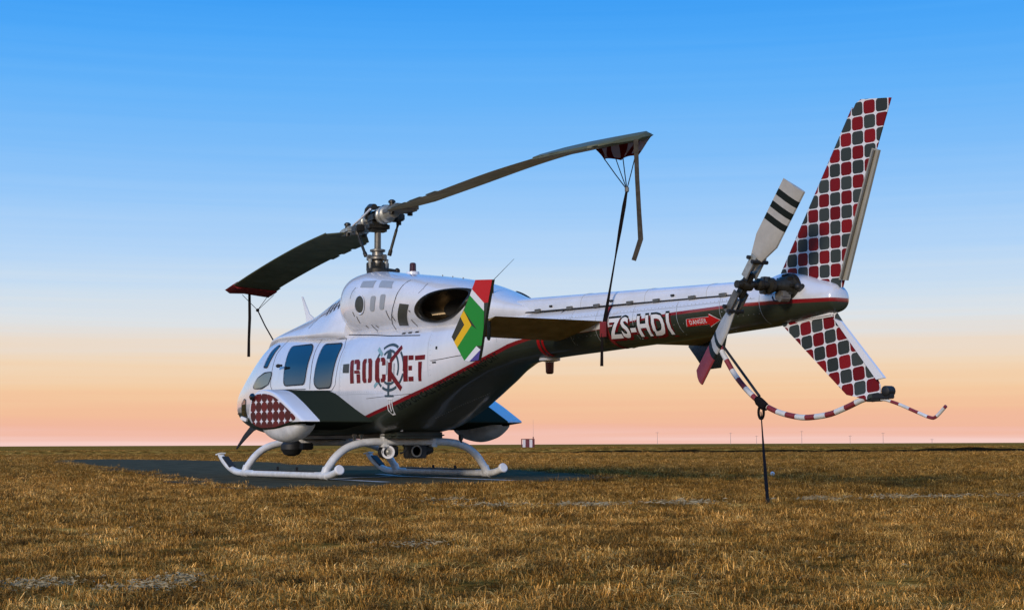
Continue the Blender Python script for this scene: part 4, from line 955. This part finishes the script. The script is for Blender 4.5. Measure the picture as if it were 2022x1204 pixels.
# ================================================================== TIE-DOWNS, COVERS AND STREAMERS
def cover(s_, rz, pt, R0, R1, drop):
    """red and white cloth sleeve over the blade tip with a hanging skirt"""
    bm = bmesh.new(); rings = []
    for i, R in enumerate(np.linspace(R0, R1, 14)):
        Z = zat(rz, min(R, 6.5)); ring = []
        for t, h in ((-.385, 0), (-.30, .065), (0, .070), (.30, .035), (.385, .012), (.395, -.02), (.36, -drop*(.75+.25*math.sin(i*1.3))), (.20, -drop*(.55+.18*math.sin(i*.9+1))), (-.05, -drop*.42), (-.30, -.05)):
            lat = -s_*t if s_ > 0 else t
            q = RP(s_*R, lat, Z+h+t*math.tan(rad(pt))); ring.append(bm.verts.new(q))
        rings.append(ring)
    n = len(rings[0])
    for i, (a, b) in enumerate(zip(rings, rings[1:])):
        for k in range(n):
            f = bm.faces.new((a[k], a[(k+1) % n], b[(k+1) % n], b[k]))
            f.material_index = 1 if (k in (5, 6) and i % 4 in (1, 2)) and s_ > 0 else (2 if k < 5 else 0)
    f = bm.faces.new(rings[0]); f = bm.faces.new(rings[-1][::-1]); return bm
def web(pts, w, n_=(0, 1, 0), th=.006):
    bm = bmesh.new(); P = [Vector(p) for p in pts]; n_ = Vector(n_); A = []
    for i, p in enumerate(P):
        d = (P[min(i+1, len(P)-1)]-P[max(i-1, 0)]).normalized(); q = d.cross(n_).normalized(); ww = w[i] if isinstance(w, (list, tuple)) else w
        A.append([bm.verts.new(p+q*ww/2-n_*th/2), bm.verts.new(p-q*ww/2-n_*th/2), bm.verts.new(p-q*ww/2+n_*th/2), bm.verts.new(p+q*ww/2+n_*th/2)])
    for a, b in zip(A, A[1:]):
        for k in range(4): bm.faces.new((a[k], a[(k+1) % 4], b[(k+1) % 4], b[k]))
    bm.faces.new(A[0][::-1]); bm.faces.new(A[-1]); return bm
VN = Vector((-fw.x, -fw.y, 0)).normalized()
td = thing('blade_tie_down', 'red and white blade cover strapped from the rear rotor tip to the tail boom', 'blade cover')
bm = bmesh.new(); rings = []
for R_x in (5.2, 5.7, 6.2, 6.34, 6.42, 6.455):
    Z = zat(AFT, min(R_x, 6.5)); k = 1 if R_x < 6.4 else (.8 if R_x < 6.45 else .45)
    rings.append([bm.verts.new(RP(R_x, -t*k, Z+h*k+t*k*math.tan(rad(PA)))) for t, h in ((-.39, 0), (-.30, .055), (0, .055), (.30, .03), (.39, .012), (.39, -.012), (.2, -.03), (-.1, -.035), (-.30, -.032))])
for a, b in zip(rings, rings[1:]):
    for k in range(9): bm.faces.new((a[k], a[(k+1) % 9], b[(k+1) % 9], b[k]))
bm.faces.new(rings[0]); bm.faces.new(rings[-1][::-1]); obj('tip_cover', bm, m_blade, td)
# cloth skirt hanging from the cover, red with white panels
def sk(u, v):
    R_x = 5.22+1.16*u+.30*v*(1-u)-.22*u*v; t = -.35+.06*v; top = zat(AFT, min(R_x, 6.5))+t*math.tan(rad(PA))-.01
    return RP(R_x, -t, top*(1-v)+v*(3.41-.07*u+.015*math.sin(9*u)))+Vector((.012*math.sin(14*u+2*v), .02*math.sin(11*u+3*v), 0))
bm = bmesh.new(); G_ = [[bm.verts.new(sk(i/24, j/8)) for j in range(9)] for i in range(25)]
for i in range(24):
    for j in range(8):
        f = bm.faces.new((G_[i][j], G_[i+1][j], G_[i+1][j+1], G_[i][j+1])); f.material_index = 1 if (i % 6 in (2, 3, 4) and 1 <= j <= 6) or (i >= 22 and 1 <= j <= 5) else 0
bmesh.ops.solidify(bm, geom=bm.faces[:], thickness=.008); obj('cover_skirt', bm, [m_redcl, m_whcl], td)
kn = RP(6.04, .25, 3.02)
for u_ in (.04, .35, .65, .93):
    bm = bmesh.new(); p = sk(u_, .98); tube(bm, [p, p.lerp(kn, .5)+Vector((0, 0, -.005)), kn], .0055, 6); obj('cord', bm, m_strap, td)
bm = bmesh.new(); lathe(bm, kn+Vector((0, 0, .03)), (0, 0, -1), [(0, .012), (.01, .022), (.05, .022), (.06, .012)], 10); obj('ring', bm, m_steel, td)
an = Vector((5.585, -.315, 1.66))
obj('strap', web([kn, kn.lerp(an, .12), kn.lerp(an, .3), kn.lerp(an, .5), kn.lerp(an, .72), kn.lerp(an, .9), an], [.022, .040, .036, .016, .022, .036, .042], VN), m_strap, td, smooth=False)
ring_ = []
for k in range(33):
    t = 2*math.pi*k/32; ring_.append((5.585, .294*math.cos(t), 1.692+.262*math.sin(t)))
bm = bmesh.new(); A = [bm.verts.new((p[0]-.03, p[1], p[2])) for p in ring_[:-1]]; B = [bm.verts.new((p[0]+.03, p[1], p[2])) for p in ring_[:-1]]
for k in range(32): bm.faces.new((A[k], A[(k+1) % 32], B[(k+1) % 32], B[k]))
obj('boom_loop', bm, m_redcl, td)
bm = bmesh.new(); box(bm, (5.585, -.325, 1.62), (.085, .03, .16)); obj('ratchet', bm, m_trr, td)
obj('strap_tail', web([(5.585, -.335, 1.58), (5.575, -.335, 1.42), (5.57, -.335, 1.24)], [.02, .028, .034], VN), m_strap, td, smooth=False)
tipa = RP(6.46, .10, 3.42)
obj('streamer', web([tipa+Vector((0, 0, .03)), tipa, tipa+Vector((.0, .01, -.35)), tipa+Vector((.012, .02, -.7)), tipa+Vector((.02, .03, -.97)), tipa+Vector((0, 0, -1.08)), tipa+Vector((-.03, -.02, -1.18))], [.046, .046, .044, .046, .052, .048, .046], VN), m_tan, td, smooth=False)
tf = thing('blade_tie_down', 'dark blade cover on the drooping front rotor tip, corded to the cockpit roof', 'blade cover')
obj('tip_cover', cover(-1, FOR, -5, 5.40, 5.82, .05), [m_redcl, m_redcl, m_blade], tf, auto=50)
kn = Vector((-5.45, .62, 2.70))
for R, t in ((-5.75, -.10), (-5.6, .30), (-5.45, .36)):
    bm = bmesh.new(); p = RP(R, t, zat(FOR, -R)-.06+t*math.tan(rad(-5))); tube(bm, [p, kn], .005, 6); obj('cord', bm, m_strap, tf)
bm = bmesh.new(); tube(bm, [kn, kn.lerp(Vector((-2.74, -.30, 2.0)), .5)+Vector((0, 0, -.02)), (-2.74, -.30, 2.0)], .012, 6); obj('strap', bm, m_strap, tf)
bm = bmesh.new(); bmesh.ops.create_icosphere(bm, subdivisions=2, radius=.03, matrix=Matrix.Translation(kn)); obj('knot', bm, m_strap, tf)
tipf = RP(-5.80, .04, zat(FOR, 5.80)-.03)
obj('streamer', web([tipf+Vector((0, 0, .03)), tipf, tipf+Vector((.0, .01, -.4)), tipf+Vector((.0, .0, -.75)), tipf+Vector((0, 0, -1.06))], [.045, .045, .05, .045, .05], VN), m_strap, tf, smooth=False)
tt = thing('tail_tie_down', 'black webbing strap hanging from the striped tail guard to the grass', 'strap')
a_ = Vector((7.64, -.03, .79)); b_ = Vector((9.42, -1.60, -.02))
a2 = Vector((7.66, -.05, .73))
bm = bmesh.new(); tube(bm, [Vector(p) for p in ((7.56, 0, .85), (7.60, -.01, .825), (7.66, -.02, .79), (7.70, -.02, .77))], [.034, .045, .045, .036], 10); obj('wrap', bm, m_strap, tt)
bm = bmesh.new(); tube(bm, [a_+Vector((.035*math.cos(t), 0, -.065+.06*math.sin(t))) for t in [2*math.pi*k/16 for k in range(17)]], .013, 6); obj('hook', bm, m_strap, tt)
obj('strap', web([a2, a2.lerp(b_, .25)+Vector((0, 0, -.02)), a2.lerp(b_, .5)+Vector((0, 0, -.03)), a2.lerp(b_, .75)+Vector((0, 0, -.02)), b_], [.010, .014, .026, .032, .028], VN), m_strap, tt, smooth=False)
bm = bmesh.new(); box(bm, tuple(b_+Vector((0, 0, .005))), (.03, .03, .06)); obj('ground_stake', bm, m_steel2, tt)

# ================================================================== GRASS
def tuft_mesh(i, nb, rad_, h0, h1, w, lean):
    r_ = random.Random(100+i); V, F, T = [], [], []
    for k in range(nb):
        a = r_.uniform(0, 6.283); d = rad_*math.sqrt(r_.random()); x, y = d*math.cos(a), d*math.sin(a)
        h = r_.uniform(h0, h1); yaw = r_.uniform(0, 6.283); le = lean*r_.choice((.15, .5, .9, 1.3, 1.7))*h; ww = w*r_.uniform(.6, 1.4); f = yaw+1.57+r_.uniform(-.5, .5)
        dx, dy = math.cos(yaw), math.sin(yaw); px_, py = math.cos(f)*ww/2, math.sin(f)*ww/2; b = len(V); t = r_.random()
        if r_.random() < .05: t = 1.0
        kink = r_.uniform(-.9, .9)
        V += [(x-px_, y-py, -.01), (x+px_, y+py, -.01), (x+dx*le*.35-px_*.8, y+dy*le*.35-py*.8, h*.6), (x+dx*le*.35+px_*.8, y+dy*le*.35+py*.8, h*.6), (x+dx*le*1.1+dy*kink*h*.5, y+dy*le*1.1-dx*kink*h*.5, h*(1-.18*lean))]
        F += [(b, b+1, b+3, b+2), (b+2, b+3, b+4)]; T += [t]*5
    me = bpy.data.meshes.new('grass_tuft'); me.from_pydata(V, [], F); at = me.attributes.new('tint', 'FLOAT', 'POINT'); at.data.foreach_set('value', T)
    me.materials.append(m_grass); return me
TC = bpy.data.collections.new('grass_tufts')       # source tufts, not linked to the scene
for i in range(8):
    o = bpy.data.objects.new('grass_tuft', tuft_mesh(i, (54, 50, 44, 58, 48, 44, 34, 28)[i], (.075, .08, .07, .09, .08, .07, .06, .05)[i], .012, (.020, .024, .018, .026, .026, .022, .036, .050)[i], .0023, (1.7, 2.0, 1.6, 2.2, 1.7, 1.8, 1.3, 1.0)[i])); TC.objects.link(o)
def scatter(f0, f1, dens, widen, smin, smax, seed):
    g = np.random.default_rng(seed); half = .36*widen; pts = []
    area = half*(f1*f1-f0*f0); n = int(area*dens)
    f = np.sqrt(g.random(n)*(f1*f1-f0*f0)+f0*f0); s = (g.random(n)*2-1)*half*f
    x = CAM.x+f*FX+s*FY; y = CAM.y+f*FY-s*FX; sc = g.uniform(smin, smax, n); rz = g.uniform(0, 6.283, n); tl = g.normal(0, .18, (n, 2)); ix = g.integers(0, 8, n); u = g.random(n)
    for i in range(n):
        dn = noise.noise((x[i]*.7, y[i]*.7, 0))*.5+.5; d2 = noise.noise((x[i]*2.3, y[i]*2.3, 5))*.5+.5
        if in_poly(x[i], y[i]):
            e_ = 0.16+.45*d2; ins = all(in_poly(x[i]+a_*e_, y[i]+b_*e_) for a_, b_ in ((1, 0), (-1, 0), (0, 1), (0, -1)))
            if ins or x[i] < -30: continue
        if d2 < .30 and u[i] < .8: continue
        d3 = noise.noise((x[i]*1.1, y[i]*1.1, 11))*.5+.5
        k = int(ix[i]); 
        if k >= 6 and d2 < .55: k -= 4
        pts.append((x[i], y[i], ground_z(x[i], y[i]), sc[i]*(.5+.5*dn+.5*max(0, d3-.35)), rz[i], tl[i, 0], tl[i, 1], k))
    return pts
def grass_nodes():
    ng = bpy.data.node_groups.new('grass_scatter', 'GeometryNodeTree'); ng.interface.new_socket('Geometry', in_out='INPUT', socket_type='NodeSocketGeometry'); ng.interface.new_socket('Geometry', in_out='OUTPUT', socket_type='NodeSocketGeometry')
    N = ng.nodes.new; l = ng.links.new; gi, go = N('NodeGroupInput'), N('NodeGroupOutput'); ip = N('GeometryNodeInstanceOnPoints'); ci = N('GeometryNodeCollectionInfo')
    ci.inputs['Collection'].default_value = TC; ci.inputs['Separate Children'].default_value = True; ci.inputs['Reset Children'].default_value = True
    def att(nm, ty):
        a = N('GeometryNodeInputNamedAttribute'); a.data_type = ty; a.inputs['Name'].default_value = nm; return a.outputs['Attribute']
    l(gi.outputs[0], ip.inputs['Points']); l(ci.outputs[0], ip.inputs['Instance']); ip.inputs['Pick Instance'].default_value = True
    l(att('pick', 'INT'), ip.inputs['Instance Index']); l(att('turn', 'FLOAT_VECTOR'), ip.inputs['Rotation']); l(att('size', 'FLOAT'), ip.inputs['Scale']); l(ip.outputs[0], go.inputs[0]); return ng
NG = grass_nodes()
def grass(name, pts):
    me = bpy.data.meshes.new(name); me.from_pydata([p[:3] for p in pts], [], [])
    me.attributes.new('size', 'FLOAT', 'POINT').data.foreach_set('value', [p[3] for p in pts])
    me.attributes.new('turn', 'FLOAT_VECTOR', 'POINT').data.foreach_set('vector', np.array([(p[5], p[6], p[4]) for p in pts], dtype=np.float32).ravel())
    me.attributes.new('pick', 'INT', 'POINT').data.foreach_set('value', [p[7] for p in pts])
    o = bpy.data.objects.new(name, me); COL.objects.link(o); md = o.modifiers.new('scatter', 'NODES'); md.node_group = NG; return stuff(o)
grass('grass', scatter(3.0, 9, 380, 1.5, .7, 1.3, 1)+scatter(9, 18, 150, 1.4, .9, 1.7, 2)+scatter(18, 40, 40, 1.3, 1.2, 2.3, 3)+scatter(40, 78, 9, 1.2, 1.6, 3.0, 4))
# taller dry grass on the far bank
def bank_points():
    g = np.random.default_rng(9); P = []
    for k in range(9000):
        s = g.uniform(-40, 45); b = BANK+3*noise.noise((s*.02, 1.7, 0))+.05*s; f = b+g.uniform(-.5, 5)
        x = CAM.x+f*FX+s*FY; y = CAM.y+f*FY-s*FX; P.append((x, y, ground_z(x, y), g.uniform(1.2, 3.0)*(.7+.6*noise.noise((s*.3, 2.2, 0))), g.uniform(0, 6.28), 0, 0, int(g.integers(3, 8))))
    return P
grass('bank_grass', bank_points())

# bleached litter and dead runners lying in patches
def litter(cx, cy, a, b, n, seed, size=.05):
    r_ = random.Random(seed); V, F = [], []
    for k in range(int(n*.7)):
        x = cx+r_.gauss(0, a)*FY+r_.gauss(0, b)*FX; y = cy-r_.gauss(0, a)*FX+r_.gauss(0, b)*FY
        z = ground_z(x, y)+r_.uniform(.008, .034); yaw = r_.uniform(0, 6.28); L_ = size*r_.uniform(.4, 1.4); w = L_*r_.uniform(.04, .12); c, s_ = math.cos(yaw), math.sin(yaw); q = len(V); ti = r_.uniform(-.5, .7); cu = r_.uniform(-.2, .5)*L_
        V += [(x-c*L_/2, y-s_*L_/2, z), (x-s_*w/2, y+c*w/2, z+cu*.5), (x+c*L_/2, y+s_*L_/2, z+ti*L_*.5), (x+s_*w/2, y-c*w/2, z+.004)]; F += [(q, q+1, q+2, q+3)]
    return V, F
m_litter = mat('bleached_litter', (.42, .33, .19), .9, var=.5, vscale=14, spec=.1)
V, F = [], []
for i, (px_, py, a, b, n, sz) in enumerate(LIT := [(9.0, -3.0, .22, .05, 420, .05), (9.15, -2.2, .20, .05, 420, .05), (9.3, -.9, .16, .05, 260, .05), (9.4, -.2, .20, .05, 300, .05), (9.9, .9, .34, .05, 260, .05), (9.6, .2, .18, .04, 240, .05), (7.9, -3.6, .25, .06, 160, .05), (8.8, -3.7, .22, .05, 240, .05), (13.25, -8.28, .09, .035, 520, .022), (13.55, -8.0, .10, .03, 460, .022), (13.35, -7.82, .05, .03, 240, .022), (12.6, -8.45, .05, .03, 160, .022), (12.4, -6.4, .10, .03, 200, .026), (14.0, -5.8, .5, .3, 60, .024), (11.0, -7.0, .6, .4, 60, .026)]):
    v, f = litter(px_, py, a, b, n, i, sz); q = len(V); V += v; F += [tuple(k+q for k in t) for t in f]
me = bpy.data.meshes.new('dead_leaves'); me.from_pydata(V, [], F); stuff(link('dead_leaves', me, m_litter, smooth=False))

# ================================================================== FAR THINGS ON THE HORIZON
def far_pos(bearing, dist): return CAM.x+dist*math.cos(bearing), CAM.y+dist*math.sin(bearing)
m_shed_r = mat('shed_red', (.13, .015, .025), .6, var=.2); m_shed_w = mat('shed_white', (.62, .58, .60), .6)
m_pole = mat('hazy_pole', (.40, .30, .27), .8)  # distance haze is put into this pale pinkish pole colour
D = 240.0; sx, sy = far_pos(2.55460, D); gz = ground_z(sx, sy)
sh = thing('equipment_shelter', 'small red and white striped shelter on the horizon', 'shelter', (sx, sy, gz))
ax_ = Vector((FY, -FX, 0)); dp = Vector((FX, FY, 0))
for k, (o0, w_, m_) in enumerate(((-.82, .46, m_shed_w), (-.36, .62, m_shed_r), (.26, .46, m_shed_w), (.72, .30, m_shed_r))):
    bm = bmesh.new(); box(bm, Vector((0, 0, .62))+ax_*(o0+w_/2), (w_-.02, 1.4, 1.24), ax_, bev=.02); o = obj('wall_panel', bm, m_, sh)
bm = bmesh.new(); box(bm, (0, 0, 1.28), (2.1, 1.6, .08), ax_, bev=.05); obj('roof', bm, m_shed_r, sh)
for o0 in (-.98, 1.0):
    bm = bmesh.new(); p = ax_*o0; cyl(bm, p-dp*.75, p-dp*.75+Vector((0, 0, 1.30)), .07); obj('corner_post', bm, m_shed_r, sh)
bx_, by_ = far_pos(2.55460-.0036, D+2)
mt = thing('thin_mast', 'thin mast rising beside the red and white striped shelter', 'mast', (bx_, by_, ground_z(bx_, by_)))
bm = bmesh.new(); cyl(bm, (0, 0, 0), (0, 0, 4.4), .028, .014, 6); obj('pole', bm, m_pole, mt)
bm = bmesh.new(); box(bm, (0, 0, 1.5), (.14, .14, .30)); obj('junction_box', bm, m_shed_r, mt)
for dpx, hgt, lb in ((1296, 23, 'far pole nearest the striped shelter, tall and thin'), (1440, 21, 'tall far pole between the striped shelter and the tail strap'), (1491, 15, 'short far pole just left of the tail strap'), (1580, 24, 'tallest far pole, under the striped tail guard'), (1675, 15, 'short far pole under the lower fin'), (1740, 20, 'far pole under the tail stinger'), (1836, 8, 'lowest far pole, rightmost on the horizon')):
    dist = 700.0; brg = YAW-math.atan((dpx-1011)/3000); x, y = far_pos(brg, dist); h = hgt*dist/3000+1.0; gz = ground_z(x, y)
    pl = thing('utility_pole', lb, 'pole', (x, y, gz-.6), 'poles along the horizon')
    bm = bmesh.new(); cyl(bm, (0, 0, 0), (0, 0, h), .11, .07, 6); obj('pole', bm, m_pole, pl)
    bm = bmesh.new(); box(bm, (0, 0, h-.35), (.10, 1.5, .12), (FX, FY, 0)); obj('crossarm', bm, m_pole, pl)
mx, my = CAM.x+20.3*math.cos(YAW-math.atan(510/3000))/math.cos(math.atan(510/3000)), CAM.y+20.3*math.sin(YAW-math.atan(510/3000))/math.cos(math.atan(510/3000))
wm = thing('ground_marker', 'small white marker knob standing in the grass right of the tail strap', 'marker', (mx, my, ground_z(mx, my)))
bm = bmesh.new(); cyl(bm, (0, 0, -.02), (0, 0, .03), .012); obj('stem', bm, m_steel2, wm)
bm = bmesh.new(); bmesh.ops.create_icosphere(bm, subdivisions=2, radius=.030, matrix=Matrix.Translation((0, 0, .055))); obj('knob', bm, m_whited, wm)
